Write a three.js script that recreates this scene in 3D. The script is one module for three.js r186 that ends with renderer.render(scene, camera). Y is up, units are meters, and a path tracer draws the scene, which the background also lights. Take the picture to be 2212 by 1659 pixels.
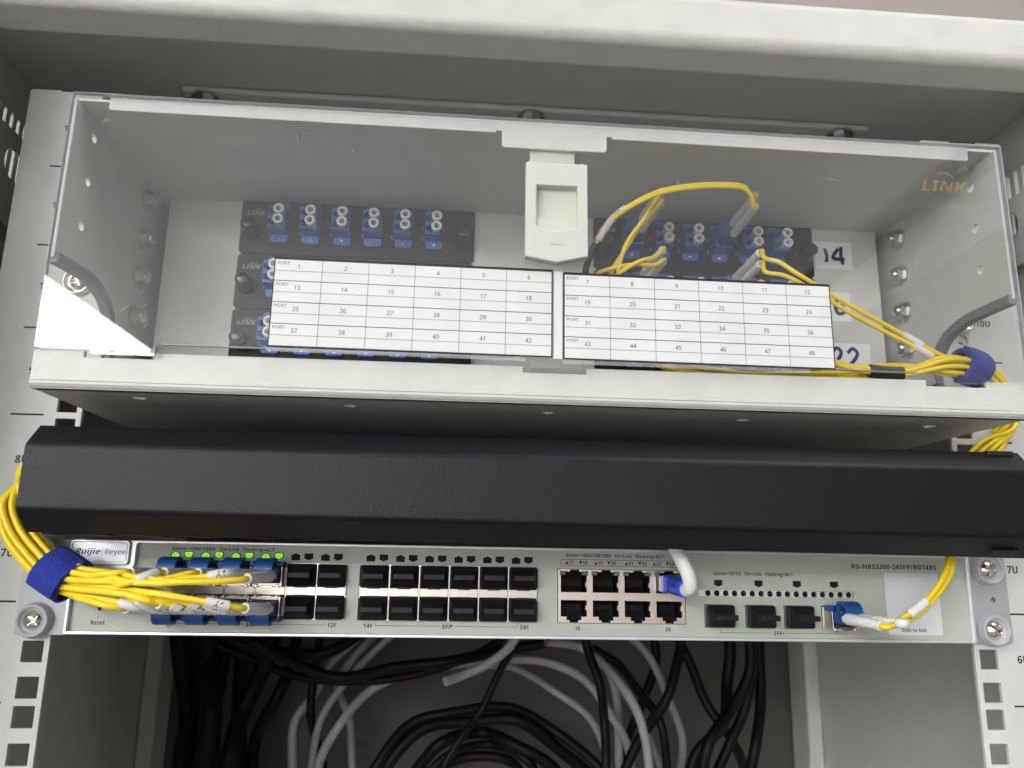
import * as THREE from 'three';
import { RoundedBoxGeometry } from 'three/addons/geometries/RoundedBoxGeometry.js';
import { mergeGeometries } from 'three/addons/utils/BufferGeometryUtils.js';
import { FontLoader } from 'three/addons/loaders/FontLoader.js';
import { RectAreaLightUniformsLib } from 'three/addons/lights/RectAreaLightUniformsLib.js';
import { Brush, Evaluator, SUBTRACTION } from 'three-bvh-csg';

// ------------------------------------------------------------------ camera, light, exposure
const MM = 0.001;
const scene = new THREE.Scene();
scene.background = new THREE.Color(0x000000);
const camera = new THREE.PerspectiveCamera(51.81, 4 / 3, 0.02, 20);
camera.position.set(-0.04144, 0.02135, 0.40055);
camera.rotation.set(THREE.MathUtils.degToRad(12.761), THREE.MathUtils.degToRad(-4.234), THREE.MathUtils.degToRad(0.968), 'YXZ');
camera.focus = 0.385; camera.userData.fStop = 12;
camera.updateMatrixWorld(true); camera.updateProjectionMatrix();
const renderer = new THREE.WebGLRenderer();
renderer.toneMapping = THREE.LinearToneMapping;
renderer.toneMappingExposure = 0.65;
renderer.shadowMap.enabled = true;
RectAreaLightUniformsLib.init();
// rows of ceiling panel lights: [x0, x1, z0, z1, radiance], millimetres
const LAMP_Y = 1000;
const LAMPS = [
  [-2110, -1510, 700, 1900, 14], [-2110, -1510, 2150, 3560, 38], [-2110, -1510, 3615, 4815, 75],
  [-1450, 1110, 1250, 3400, 0.16], [1280, 1520, 1250, 3400, 0.16],
  [250, 850, 250, 850, 5], [-1250, -350, 3950, 5050, 34],
];

// a point of the photograph (2212 x 1659) at a depth z (mm) of the rack
function at(x, y, z) {
  const v = new THREE.Vector3(x / 1106 - 1, 1 - y / 829.5, 0.5).unproject(camera).sub(camera.position);
  const s = (z * MM - camera.position.z) / v.z;
  return v.multiplyScalar(s).add(camera.position).multiplyScalar(1000);
}

// ------------------------------------------------------------------ helpers (all in millimetres)
let seed = 7;
const rnd = () => { seed = (seed * 1664525 + 1013904223) >>> 0; return seed / 4294967296; };
const V = (x, y, z) => new THREE.Vector3(x, y, z);
const used = new Map(), originOf = new WeakMap();
function numbered(n) { const k = used.get(n) ?? 0; used.set(n, k + 1); return k ? n + '_' + String(k).padStart(3, '0') : n; }
function tag(o, label, category, group, kind) {
  if (label) o.userData.label = label;
  if (category) o.userData.category = category;
  if (group) o.userData.group = group;
  if (kind) o.userData.kind = kind;
  return o;
}
function thing(name, label, category, [x, y, z] = [0, 0, 0], group, kind) {
  const o = new THREE.Group(); o.name = numbered(name);
  o.position.set(x * MM, y * MM, z * MM); originOf.set(o, V(x, y, z));
  scene.add(o);
  return tag(o, label, category, group, kind);
}
function weld(geos) {
  const list = (Array.isArray(geos) ? geos : [geos]).map((g) => {
    g = g.index ? g.toNonIndexed() : g.clone();
    for (const k of Object.keys(g.attributes)) if (!['position', 'normal'].includes(k)) g.deleteAttribute(k);
    if (!g.attributes.normal) g.computeVertexNormals();
    g.morphAttributes = {}; g.clearGroups();
    return g;
  });
  const g = list.length > 1 ? mergeGeometries(list) : list[0];
  const p = g.attributes.position, uv = new Float32Array(p.count * 2), a = V(), b = V(), c = V();
  for (let i = 0; i < p.count; i += 3) {   // box-projected uv, 1 unit = 100 mm
    a.fromBufferAttribute(p, i); b.fromBufferAttribute(p, i + 1).sub(a); c.fromBufferAttribute(p, i + 2).sub(a); b.cross(c);
    const x = Math.abs(b.x), y = Math.abs(b.y), z = Math.abs(b.z), m = z >= x && z >= y ? [0, 1] : y >= x ? [0, 2] : [2, 1];
    for (let k = 0; k < 3; k++) { uv[(i + k) * 2] = p.getComponent(i + k, m[0]) / 100; uv[(i + k) * 2 + 1] = p.getComponent(i + k, m[1]) / 100; }
  }
  g.setAttribute('uv', new THREE.BufferAttribute(uv, 2));
  return g;
}
function part(parent, name, geos, mat, label) {
  const g = weld(geos), o = originOf.get(parent);
  g.translate(-o.x, -o.y, -o.z); g.scale(MM, MM, MM);
  const m = new THREE.Mesh(g, mat); m.name = name; m.castShadow = m.receiveShadow = true;
  originOf.set(m, o); parent.add(m);
  if (label) m.userData.label = label;
  return m;
}
function solo(name, label, category, geos, mat, [x, y, z] = [0, 0, 0], group, kind) {   // a thing of one mesh
  const g = weld(geos); g.translate(-x, -y, -z); g.scale(MM, MM, MM);
  const m = new THREE.Mesh(g, mat); m.name = numbered(name); m.position.set(x * MM, y * MM, z * MM); m.castShadow = m.receiveShadow = true;
  originOf.set(m, V(x, y, z)); scene.add(m);
  return tag(m, label, category, group, kind);
}
function copy(src, name, label, [x, y, z], turn = 0) {
  const c = src.clone(); c.name = numbered(name); c.position.set(x * MM, y * MM, z * MM); c.rotation.z = turn;
  c.userData = { ...src.userData }; c.userData.label = label; originOf.set(c, V(x, y, z)); scene.add(c);
  return c;
}
const box = (x0, x1, y0, y1, z0, z1) => new THREE.BoxGeometry(x1 - x0, y1 - y0, z1 - z0).translate((x0 + x1) / 2, (y0 + y1) / 2, (z0 + z1) / 2);
const rbox = (x0, x1, y0, y1, z0, z1, r = 0.6, s = 2) => new RoundedBoxGeometry(x1 - x0, y1 - y0, z1 - z0, s, Math.min(r, (x1 - x0) / 2.02, (y1 - y0) / 2.02, (z1 - z0) / 2.02)).translate((x0 + x1) / 2, (y0 + y1) / 2, (z0 + z1) / 2);
function rectPath(x0, x1, y0, y1, r = 0, P = THREE.Shape) {
  const s = new P();
  if (!r) return s.moveTo(x0, y0).lineTo(x1, y0).lineTo(x1, y1).lineTo(x0, y1).closePath(), s;
  s.moveTo(x0 + r, y0).lineTo(x1 - r, y0).absarc(x1 - r, y0 + r, r, -Math.PI / 2, 0).lineTo(x1, y1 - r).absarc(x1 - r, y1 - r, r, 0, Math.PI / 2);
  s.lineTo(x0 + r, y1).absarc(x0 + r, y1 - r, r, Math.PI / 2, Math.PI).lineTo(x0, y0 + r).absarc(x0 + r, y0 + r, r, Math.PI, Math.PI * 1.5);
  return s;
}
const poly = (pts, P = THREE.Shape) => { const s = new P(); pts.forEach(([x, y], i) => (i ? s.lineTo(x, y) : s.moveTo(x, y))); s.closePath(); return s; };
const disc = (x, y, r, P = THREE.Path) => { const s = new P(); s.absarc(x, y, r, 0, Math.PI * 2); return s; };
const regular = (x, y, r, n, a0, P = THREE.Path) => poly([...Array(n)].map((_, i) => [x + r * Math.cos(a0 + i * 2 * Math.PI / n), y + r * Math.sin(a0 + i * 2 * Math.PI / n)]), P);
// a shape in x, y pushed from z0 to z1, its edges rounded by bevel
function slab(shape, z0, z1, bevel = 0, seg = 2, curve = 10) {
  const g = new THREE.ExtrudeGeometry(shape, { depth: z1 - z0 - 2 * bevel, bevelEnabled: bevel > 0, bevelThickness: bevel, bevelSize: bevel, bevelOffset: -bevel, bevelSegments: seg, curveSegments: curve });
  return g.translate(0, 0, z0 + bevel);
}
// a shape whose x is z and y is y, pushed along x from x0 to x1
function slabX(shape, x0, x1, bevel = 0, seg = 2, curve = 12) { return slab(shape, -x1, -x0, bevel, seg, curve).rotateY(-Math.PI / 2); }
// a shape whose x is x and y is z, pushed along y
function slabY(shape, y0, y1, bevel = 0) { return slab(shape, -y1, -y0, bevel).rotateX(Math.PI / 2); }
const cyl = (x, y, z0, z1, r0, r1 = r0, n = 20) => new THREE.CylinderGeometry(r1, r0, z1 - z0, n).rotateX(Math.PI / 2).translate(x, y, (z0 + z1) / 2);
const lathe = (pts, n = 28) => new THREE.LatheGeometry(pts.map(([r, z]) => new THREE.Vector2(r, z)), n).rotateX(Math.PI / 2);
const curveOf = (pts) => new THREE.CatmullRomCurve3(pts.map((p) => (p.isVector3 ? p : V(...p))), false, 'centripetal');
// a tube whose radius may change along it
function tube(curve, n, radius, rad = 10, t0 = 0, t1 = 1, caps = true) {
  const P = [], N = [], idx = [], fr = frames(curve, n, t0, t1), rf = typeof radius === 'function' ? radius : () => radius;
  for (let i = 0; i <= n; i++) {
    const { p, u, v } = fr[i], r = rf(i / n);
    for (let j = 0; j <= rad; j++) {
      const a = j / rad * Math.PI * 2, d = u.clone().multiplyScalar(Math.cos(a)).addScaledVector(v, Math.sin(a));
      N.push(d.x, d.y, d.z); P.push(p.x + d.x * r, p.y + d.y * r, p.z + d.z * r);
    }
  }
  for (let i = 0; i < n; i++) for (let j = 0; j < rad; j++) { const a = i * (rad + 1) + j, b = a + rad + 1; idx.push(a, a + 1, b, b, a + 1, b + 1); }
  if (caps) for (const i of [0, n]) {
    const at0 = P.length / 3, { p, t } = fr[i], s = i ? 1 : -1, r = rf(i / n);
    P.push(p.x, p.y, p.z); N.push(t.x * s, t.y * s, t.z * s);
    for (let j = 0; j <= rad; j++) { const k = i * (rad + 1) + j; P.push(P[k * 3], P[k * 3 + 1], P[k * 3 + 2]); N.push(t.x * s, t.y * s, t.z * s); }
    for (let j = 0; j < rad; j++) s > 0 ? idx.push(at0, at0 + 1 + j, at0 + 2 + j) : idx.push(at0, at0 + 2 + j, at0 + 1 + j);
    if (!r) continue;
  }
  const g = new THREE.BufferGeometry();
  g.setAttribute('position', new THREE.Float32BufferAttribute(P, 3)); g.setAttribute('normal', new THREE.Float32BufferAttribute(N, 3)); g.setIndex(idx);
  return g;
}
function frames(curve, n, t0 = 0, t1 = 1, up = V(0.13, 1, 0.21)) {
  const out = []; let u = null;
  for (let i = 0; i <= n; i++) {
    const s = t0 + (t1 - t0) * i / n, p = curve.getPointAt(s), t = curve.getTangentAt(s);
    u = (u ?? up).clone().addScaledVector(t, -(u ?? up).dot(t)).normalize();
    out.push({ p, t, u, v: t.clone().cross(u) });
  }
  return out;
}
// lettering: flat shapes fitted between x0 and x1, cap height h, standing on y, at z
const loader = new FontLoader();
const SANS = await loader.loadAsync('fonts/droid/droid_sans_regular.typeface.json'), BOLD = await loader.loadAsync('fonts/droid/droid_sans_bold.typeface.json');
const MONO = await loader.loadAsync('fonts/droid/droid_sans_mono_regular.typeface.json');
function words(str, x0, x1, y, h, z, { font = SANS, slant = 0, centre = false } = {}) {
  const make = (s) => new THREE.ShapeGeometry(font.generateShapes(s, 10), 3);
  const g = make(str); g.computeBoundingBox();
  const H = make('H'); H.computeBoundingBox();
  const sy = h / H.boundingBox.max.y, b = g.boundingBox, w = b.max.x - b.min.x, sx = x1 === null ? sy * 0.96 : (x1 - x0) / w;
  g.translate(-b.min.x - (centre ? w / 2 : 0), 0, 0).scale(sx, sy, 1);
  if (slant) g.applyMatrix4(new THREE.Matrix4().makeShear(0, 0, slant, 0, 0, 0));
  return g.translate(x0, y, z);
}
const facets = (g) => { const n = g.toNonIndexed(); n.deleteAttribute('normal'); n.computeVertexNormals(); return n; };
const bar = (x0, x1, y0, y1, z) => new THREE.PlaneGeometry(x1 - x0, y1 - y0).translate((x0 + x1) / 2, (y0 + y1) / 2, z);
function squash(g, f) {   // moves every vertex by f(v), which changes it in place
  const p = g.attributes.position, v = V();
  for (let i = 0; i < p.count; i++) { f(v.fromBufferAttribute(p, i)); p.setXYZ(i, v.x, v.y, v.z); }
  g.computeVertexNormals();
  return g;
}

// ------------------------------------------------------------------ textures and materials
function noise(n, blurs, gain, s0) {   // tileable grain: white noise blurred, stretched back to 0..1
  let s = s0, a = new Float32Array(n * n);
  for (let i = 0; i < n * n; i++) { s = (s * 1664525 + 1013904223) >>> 0; a[i] = s / 4294967296; }
  for (const r of blurs) for (const step of [1, n]) {
    const b = new Float32Array(n * n), w = 2 * r + 1;
    for (let l = 0; l < n; l++) {
      const base = step === 1 ? l * n : l; let sum = 0;
      for (let k = -r; k <= r; k++) sum += a[base + ((k + n) % n) * step];
      for (let k = 0; k < n; k++) { b[base + k * step] = sum / w; sum += a[base + ((k + r + 1) % n) * step] - a[base + ((k - r + n) % n) * step]; }
    }
    a = b;
  }
  let m = 0, q = 0; for (const x of a) m += x; m /= n * n; for (const x of a) q += (x - m) ** 2; q = Math.sqrt(q / (n * n));
  return a.map((x) => Math.min(1, Math.max(0, 0.5 + (x - m) / q * gain)));
}
function texture(n, px, repeat, srgb = false) {
  const d = new Uint8Array(n * n * 4);
  for (let i = 0; i < n * n; i++) { const c = px(i); for (let k = 0; k < 3; k++) d[i * 4 + k] = Math.round(255 * (Array.isArray(c) ? c[k] : c)); d[i * 4 + 3] = 255; }
  const t = new THREE.DataTexture(d, n, n); t.wrapS = t.wrapT = THREE.RepeatWrapping; t.magFilter = THREE.LinearFilter; t.repeat.set(repeat, repeat);
  if (srgb) t.colorSpace = THREE.SRGBColorSpace;
  t.needsUpdate = true;
  return t;
}
const nFine = noise(512, [2, 2], 0.2, 11), nGrain = noise(512, [3, 3], 0.24, 23), nSoft = noise(512, [12, 12], 0.22, 37), nFelt = noise(512, [1, 1], 0.2, 91), nFelt2 = noise(512, [6, 5], 0.2, 57);
const tFine = texture(512, (i) => nFine[i], 2.2), tGrain = texture(512, (i) => 0.75 * nGrain[i] + 0.25 * nFine[i], 2.6);
const tSmudge = texture(512, (i) => 0.42 + 0.3 * nSoft[i] + 0.06 * nFine[i], 0.7);
const tWrinkle = texture(512, (i) => 0.35 * nGrain[i] + 0.65 * nFine[i], 2.4);
const tMottle = texture(512, (i) => { const v = 0.93 + 0.07 * nSoft[i]; return [v, v, v]; }, 0.55);
const tFelt = texture(512, (i) => { const v = 0.5 + 0.5 * (0.45 * nFelt[i] + 0.55 * nFelt2[i]); return [v, v, v]; }, 2.4), tFeltBump = texture(512, (i) => 0.6 * nFelt[i] + 0.4 * nFelt2[i], 2.4);
const tMetal = texture(512, (i) => 0.3 + 0.2 * nSoft[i] + 0.08 * nFine[i], 3);
const S = (r, g, b, o = {}) => new THREE.MeshStandardMaterial({ color: new THREE.Color().setRGB(r, g, b), roughness: 0.5, ...o });
const PH = (r, g, b, o = {}) => new THREE.MeshPhysicalMaterial({ color: new THREE.Color().setRGB(r, g, b), roughness: 0.5, ...o });
const M = {
  paint: S(0.65, 0.65, 0.61, { roughness: 0.55, bumpMap: tGrain, bumpScale: 0.0001, map: tMottle }),
  cabinet: S(0.60, 0.605, 0.565, { roughness: 0.6, bumpMap: tGrain, bumpScale: 0.00004, map: tMottle }),
  rail: S(0.66, 0.66, 0.63, { roughness: 0.5, bumpMap: tGrain, bumpScale: 0.00004, map: tMottle }),
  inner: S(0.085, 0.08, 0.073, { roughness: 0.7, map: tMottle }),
  black: PH(0.006, 0.0065, 0.0075, { roughness: 0.45, specularIntensity: 0.6, bumpMap: tWrinkle, bumpScale: 0.00012 }),
  blackFlat: S(0.012, 0.012, 0.013, { roughness: 0.55 }),
  jack: PH(0.005, 0.005, 0.005, { roughness: 0.6, specularIntensity: 0.4 }),
  hole: S(0.006, 0.006, 0.006, { roughness: 0.9 }),
  faceplate: S(0.46, 0.49, 0.42, { roughness: 0.5, bumpMap: tFine, bumpScale: 0.00002, map: tMottle }),
  bezel: S(0.82, 0.82, 0.82, { roughness: 0.32, metalness: 0.55 }),
  badge: S(0.74, 0.75, 0.79, { roughness: 0.35, metalness: 0.3 }),
  ear: S(0.40, 0.41, 0.43, { roughness: 0.5, metalness: 0.2, bumpMap: tGrain, bumpScale: 0.00003 }),
  nickel: S(0.63, 0.58, 0.53, { roughness: 0.45, metalness: 0.55, roughnessMap: tMetal }),
  tin: S(0.72, 0.62, 0.55, { roughness: 0.42, metalness: 0.7, roughnessMap: tMetal }),
  shell: S(0.62, 0.58, 0.52, { roughness: 0.22, metalness: 1 }),
  steel: S(0.7, 0.66, 0.6, { roughness: 0.2, metalness: 1 }),
  zinc: S(0.55, 0.54, 0.52, { roughness: 0.3, metalness: 1 }),
  nylon: PH(0.62, 0.63, 0.66, { roughness: 0.4, transmission: 0.25 }),
  plug: PH(0.008, 0.0085, 0.0095, { roughness: 0.5, specularIntensity: 0.6, bumpMap: tFine, bumpScale: 0.00002 }),
  plugNub: PH(0.014, 0.0145, 0.016, { roughness: 0.6, specularIntensity: 0.7, bumpMap: tFine, bumpScale: 0.00003 }),
  blue: S(0.009, 0.07, 0.25, { roughness: 0.42 }),
  blueAdapter: S(0.03, 0.15, 0.5, { roughness: 0.45 }),
  bail: S(0.01, 0.05, 0.42, { roughness: 0.35 }),
  boot: PH(0.93, 0.93, 0.91, { roughness: 0.75, transmission: 0.22, thickness: 0, clearcoat: 0.7, clearcoatRoughness: 0.2 }),
  cap: S(0.9, 0.9, 0.89, { roughness: 0.45 }),
    yellow: S(0.9, 0.67, 0.03, { roughness: 0.36, bumpMap: tFine, bumpScale: 0.00001 }),
  sleeve: PH(0.84, 0.82, 0.78, { roughness: 0.35, transmission: 0.08 }),
  shrink: S(0.015, 0.015, 0.016, { roughness: 0.4 }),
  velcro: PH(0.03, 0.058, 0.46, { roughness: 0.95, map: tFelt, bumpMap: tFeltBump, bumpScale: 0.0006, sheen: 0.4, sheenColor: new THREE.Color(0.16, 0.18, 0.5), sheenRoughness: 0.5 }),
  velcroDusty: PH(0.05, 0.075, 0.4, { roughness: 0.95, map: tFelt, bumpMap: tFeltBump, bumpScale: 0.0006, sheen: 0.8, sheenColor: new THREE.Color(0.2, 0.22, 0.4), sheenRoughness: 0.5 }),
  hook: S(0.02, 0.022, 0.05, { roughness: 0.9, bumpMap: tFeltBump, bumpScale: 0.0008 }),
  paper: S(0.75, 0.745, 0.735, { roughness: 0.6, map: tMottle }),
  sticker: S(0.86, 0.86, 0.86, { roughness: 0.5 }),
  ink: S(0.009, 0.009, 0.01, { roughness: 0.7 }),
  inkSoft: S(0.09, 0.09, 0.1, { roughness: 0.7 }),
  pen: S(0.01, 0.014, 0.14, { roughness: 0.5 }),
  greyPrint: S(0.36, 0.37, 0.38, { roughness: 0.6 }),
  gold: S(0.5, 0.37, 0.12, { roughness: 0.6, transparent: true, opacity: 0.3 }),
  acrylic: PH(1, 1, 1, { roughness: 0.006, transmission: 0.99, thickness: 0, ior: 1.58 }),
  dust: S(0.7, 0.7, 0.7, { roughness: 0.9, transparent: true, opacity: 0.6 }),
  acrylicEdge: PH(0.6, 0.62, 0.66, { roughness: 0.3, transmission: 0.7, thickness: 0 }),
  film: PH(1, 1, 1, { roughness: 0.05, transmission: 0.88, thickness: 0, ior: 1.5 }),
  latch: S(0.60, 0.62, 0.54, { roughness: 0.5, bumpMap: tFine, bumpScale: 0.00002 }),
  rubber: S(0.2, 0.21, 0.22, { roughness: 0.6 }),
  plate: PH(0.012, 0.012, 0.013, { roughness: 0.55, specularIntensity: 0.6, bumpMap: tGrain, bumpScale: 0.00006 }),
  knob: S(0.01, 0.01, 0.011, { roughness: 0.2 }),
  white: S(0.8, 0.79, 0.76, { roughness: 0.42 }),
  clear: PH(0.9, 0.92, 0.95, { roughness: 0.12, transmission: 0.6, thickness: 0 }),
  boot45: PH(0.02, 0.08, 0.62, { roughness: 0.28, transmission: 0.2, thickness: 0 }),
  cableBlack: PH(0.005, 0.005, 0.006, { roughness: 0.5, specularIntensity: 0.35 }),
  cableGrey: S(0.3, 0.3, 0.29, { roughness: 0.5 }),
  ledOn: S(0.05, 0.2, 0.01, { roughness: 0.4, emissive: new THREE.Color(0.34, 1.0, 0.005), emissiveIntensity: 1.15 }),
  ledOff: PH(0.022, 0.024, 0.022, { roughness: 0.8, specularIntensity: 0.3 }),
  ledFrame: PH(0.004, 0.004, 0.004, { roughness: 0.8, specularIntensity: 0.2 }),
  ledGrey: S(0.1, 0.12, 0.16, { roughness: 0.35 }),
  wallPale: S(0.6, 0.54, 0.5, { roughness: 0.85 }),
  wall: S(0.72, 0.71, 0.7, { roughness: 0.85 }),
  wallSide: S(0.16, 0.155, 0.15, { roughness: 0.85 }),
  trunking: S(0.04, 0.04, 0.042, { roughness: 0.6 }),
  wallBright: S(0.82, 0.81, 0.79, { roughness: 0.85 }),
  ceiling: S(0.84, 0.84, 0.83, { roughness: 0.9 }),
  floor: S(0.06, 0.058, 0.055, { roughness: 0.6 }),
  lampGlow: S(0.9, 0.9, 0.9, { roughness: 0.5, emissive: new THREE.Color(0.95, 0.98, 1), emissiveIntensity: 4 }),
  lampDim: S(0.85, 0.85, 0.85, { roughness: 0.6, emissive: new THREE.Color(0.05, 0.05, 0.05), emissiveIntensity: 1 }),
  lampFrame: S(0.8, 0.8, 0.8, { roughness: 0.4 }),
};

// ------------------------------------------------------------------ the room that lights the rack and that the door mirrors
solo('wall', 'pale pinkish wall behind the top of the cabinet', 'wall', box(-2700, 2300, -1450, 1030, -560, -460), M.wallPale, [0, -1450, -500], null, 'structure');
solo('wall', 'plain wall across the room facing the cabinet', 'wall', box(-2700, 2300, -1450, 1030, 5200, 5300), M.wallBright, [0, -1450, 5250], null, 'structure');
solo('wall', 'plain side wall left of the cabinet', 'wall', box(-2800, -2700, -1450, 1030, -560, 5300), M.wall, [-2750, -1450, 2300], null, 'structure');
solo('wall', 'plain side wall right of the cabinet', 'wall', box(1545, 1645, -1450, 1030, -460, 5200), M.wallSide, [1595, -1450, 2300], null, 'structure');
solo('cable_trunking', 'dark trunking running along the ceiling, mirrored in the clear door', 'trunking', rbox(1140, 1262, 985, 1029, -400, 5100, 4), M.trunking, [1200, 985, 2300]);
solo('floor', 'grey floor of the room below the cabinet', 'floor', box(-2800, 2400, -1550, -1450, -560, 5300), M.floor, [0, -1500, 2300], null, 'structure');
solo('ceiling', 'white ceiling of the room above the cabinet', 'ceiling', box(-2800, 2400, 1030, 1130, -560, 5300), M.ceiling, [0, 1080, 2300], null, 'structure');
LAMPS.forEach(([x0, x1, z0, z1, L], i) => {
  const t = thing('ceiling_light', ['white ceiling panel light nearest the cabinet on the left row', 'white ceiling panel light in the middle of the left row', 'white ceiling panel light at the far end of the left row', 'wide dim luminous ceiling panel in the middle of the room', 'narrow dim luminous ceiling panel along the right wall', 'white square ceiling panel light just in front of the cabinet', 'white ceiling panel light close to the wall across the room'][i], 'ceiling light', [(x0 + x1) / 2, LAMP_Y, (z0 + z1) / 2], 'panel lights on the ceiling');
  part(t, 'diffuser', box(x0, x1, LAMP_Y, LAMP_Y + 6, z0, z1), L < 1 ? M.lampDim : M.lampGlow);
  part(t, 'frame', [box(x0 - 25, x0 - 1, LAMP_Y - 4, LAMP_Y + 29, z0 - 25, z1 + 25), box(x1 + 1, x1 + 25, LAMP_Y - 4, LAMP_Y + 29, z0 - 25, z1 + 25), box(x0 - 1, x1 + 1, LAMP_Y - 4, LAMP_Y + 29, z0 - 25, z0 - 1), box(x0 - 1, x1 + 1, LAMP_Y - 4, LAMP_Y + 29, z1 + 1, z1 + 25)], M.lampFrame);
  const l = new THREE.RectAreaLight(new THREE.Color(0.98, 0.99, 1.0), L, (x1 - x0) * MM, (z1 - z0) * MM);
  l.name = 'ceiling_light_lamp'; l.position.set((x0 + x1) / 2 * MM, (LAMP_Y - 8) * MM, (z0 + z1) / 2 * MM); l.rotation.x = -Math.PI / 2; scene.add(l);
});

// ------------------------------------------------------------------ cabinet
{
  const t = thing('network_cabinet', 'light grey metal wall cabinet that houses the rack equipment', 'cabinet', [0, -340, -170]);
  part(t, 'roof', box(-302, 302, 295, 297, -382, 32), M.cabinet);
  part(t, 'front_beam', slabX(rectPath(32, 60, 277, 306, 6), -310, 310, 0, 2, 8), M.paint, 'bright front beam with a rounded lower edge');
  for (const s of [-1, 1]) {
    part(t, 'front_post', s < 0 ? rbox(-310, -283, -340, 276.8, 32, 76, 3) : rbox(283, 310, -340, 276.8, 32, 76, 3), M.paint);
    const sh = rectPath(-380, 30, -340, 294.8);
    for (let i = 0; i < 14; i++) sh.holes.push(rectPath(-17.5 - i * 6.95, -14.5 - i * 6.95, 224, s < 0 ? 269 : 264.5, 1.4, THREE.Path));
    part(t, 'side_panel', s < 0 ? slabX(sh, -302, -300) : slabX(sh, 300, 302), M.cabinet, s < 0 ? 'left side panel with a row of vent slots' : 'right side panel with a row of vent slots');
    const br = rectPath(-330, -6, 200, s < 0 ? 252.9 : 243, 2);
    for (let i = 0; i < 4; i++) br.holes.push(rectPath(-46 - i * 70, -16.5 - i * 70, 226 - (s < 0 ? 0 : 9), 243 - (s < 0 ? 0 : 9), 7.5, THREE.Path));
    part(t, 'side_bracket', s < 0 ? slabX(br, -294, -292, 0.4) : slabX(br, 292, 294, 0.4), M.cabinet);
    part(t, 'rear_post', s < 0 ? rbox(-299.8, -286, -338, 294, -376, -338, 3) : rbox(286, 299.8, -338, 294, -376, -338, 3), M.cabinet);
  }
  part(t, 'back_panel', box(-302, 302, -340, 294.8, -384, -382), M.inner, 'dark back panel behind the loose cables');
  const pl = part(t, 'entry_plate', rbox(-209, 214, 290.8, 294.9, -210, -31, 2), M.cabinet, 'flat cable entry plate fixed under the roof');
  for (const x of [-196, 0, 197]) part(pl, 'bolt', [new THREE.CylinderGeometry(8.5, 8.5, 1.5, 24).translate(x, 290, -38), facets(new THREE.CylinderGeometry(5.8, 5.8, 6, 6)).translate(x, 286.4, -38)], M.zinc);
}

// ------------------------------------------------------------------ rails with square holes
const unitY = (u) => (u - 6.5) * 44.45;   // centre of rack unit u
for (const s of [-1, 1]) {
  const t = thing('mounting_rail', s < 0 ? 'light grey mounting rail with square holes on the left' : 'light grey mounting rail with square holes on the right', 'rail', [s * 250, -330, 0], 'rails of the cabinet');
  const X = (a, b) => (s < 0 ? [-b, -a] : [a, b]);
  const sh = rectPath(...X(225.2, 275), -330, 267, 2);
  for (let u = -1; u <= 12; u++) for (const d of [-15.875, 0, 15.875]) { const c = (u - 6.5) * 44.45 + d; if (c > -325 && c < 262) sh.holes.push(rectPath(s * 232.55 - 4.75, s * 232.55 + 4.75, c - 4.75, c + 4.75, 0.4, THREE.Path)); }
  part(t, 'rail_face', [slab(sh, -2.2, 0, 0.25, 2), s < 0 ? box(-275, -272.8, -330, 266, -32, -2.2) : box(272.8, 275, -330, 266, -32, -2.2)], M.rail);
  for (let u = 1; u <= 12; u++) {
    const y = (u - 7) * 44.45 + 44.45;
    part(t, 'unit_mark', bar(...X(243, 259), y - 0.42, y + 0.42, 0.06), M.ink);
    part(t, 'unit_number', words(u + 'U', s * 250.4, null, unitY(u) - 1.8, 3.7, 0.06, { font: BOLD, centre: true }), M.ink);
  }
}

// ------------------------------------------------------------------ rack screws with nylon cups
const evaluator = new Evaluator(); evaluator.attributes = ['position', 'normal']; evaluator.useGroups = false;
function screwHead(r, h) {
  const dome = new THREE.SphereGeometry(r * 1.25, 32, 16, 0, Math.PI * 2, 0, 0.93).rotateX(Math.PI / 2);
  dome.translate(0, 0, -r * 1.25 * Math.cos(0.93)); dome.scale(1, 1, h / (r * 1.25 * (1 - Math.cos(0.93))));
  const solid = mergeGeometries([weld(dome), weld(new THREE.CircleGeometry(r * 1.25 * Math.sin(0.93), 32).rotateX(Math.PI))]);
  let b = new Brush(solid); b.updateMatrixWorld();
  for (const a of [0.5, 0.5 + Math.PI / 2]) {
    const cut = new Brush(weld(new THREE.BoxGeometry(r * 1.25, r * 0.26, h * 1.4).translate(0, 0, h * 1.05).rotateZ(a))); cut.updateMatrixWorld();
    b = evaluator.evaluate(b, cut, SUBTRACTION); b.updateMatrixWorld();
  }
  const g = b.geometry.clone(); return g;
}
const bigHead = screwHead(4.9, 2.6), smallHead = screwHead(1.35, 0.8);
function rackScrew(label, x, y, z, turn) {
  const t = thing('rack_screw', label, 'screw', [x, y, z], 'screws that hold the switch');
  part(t, 'washer', lathe([[2.5, 0], [7.7, 0], [8.1, 0.5], [8.1, 1.6], [7.5, 2.1], [7.3, 4.2], [6.9, 4.6], [6.2, 4.6], [5.6, 3.6], [5.2, 2.2], [2.5, 2.1]], 36).translate(x, y, z), M.nylon);
  part(t, 'screw_head', [bigHead.clone().rotateZ(turn).translate(x, y, z + 2.0), cyl(x, y, z + 0.5, z + 2.05, 4.85)], M.steel);
}
rackScrew('cross head screw in a grey cup at the lower left of the switch', -231.3, -8.1, 3.3, 0.35);
rackScrew('cross head screw at the upper left of the switch behind the yellow cords', -231.3, 22.2, 3.3, 0.1);
rackScrew('cross head screw in a grey cup beside the 7U mark', 233.6, 22.2, 3.3, 0.9);
rackScrew('cross head screw in a grey cup at the lower right of the switch', 233.4, -7.6, 3.3, 0.4);

// ------------------------------------------------------------------ fibre patch panel
const XL = -217, XR = 221;
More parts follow.
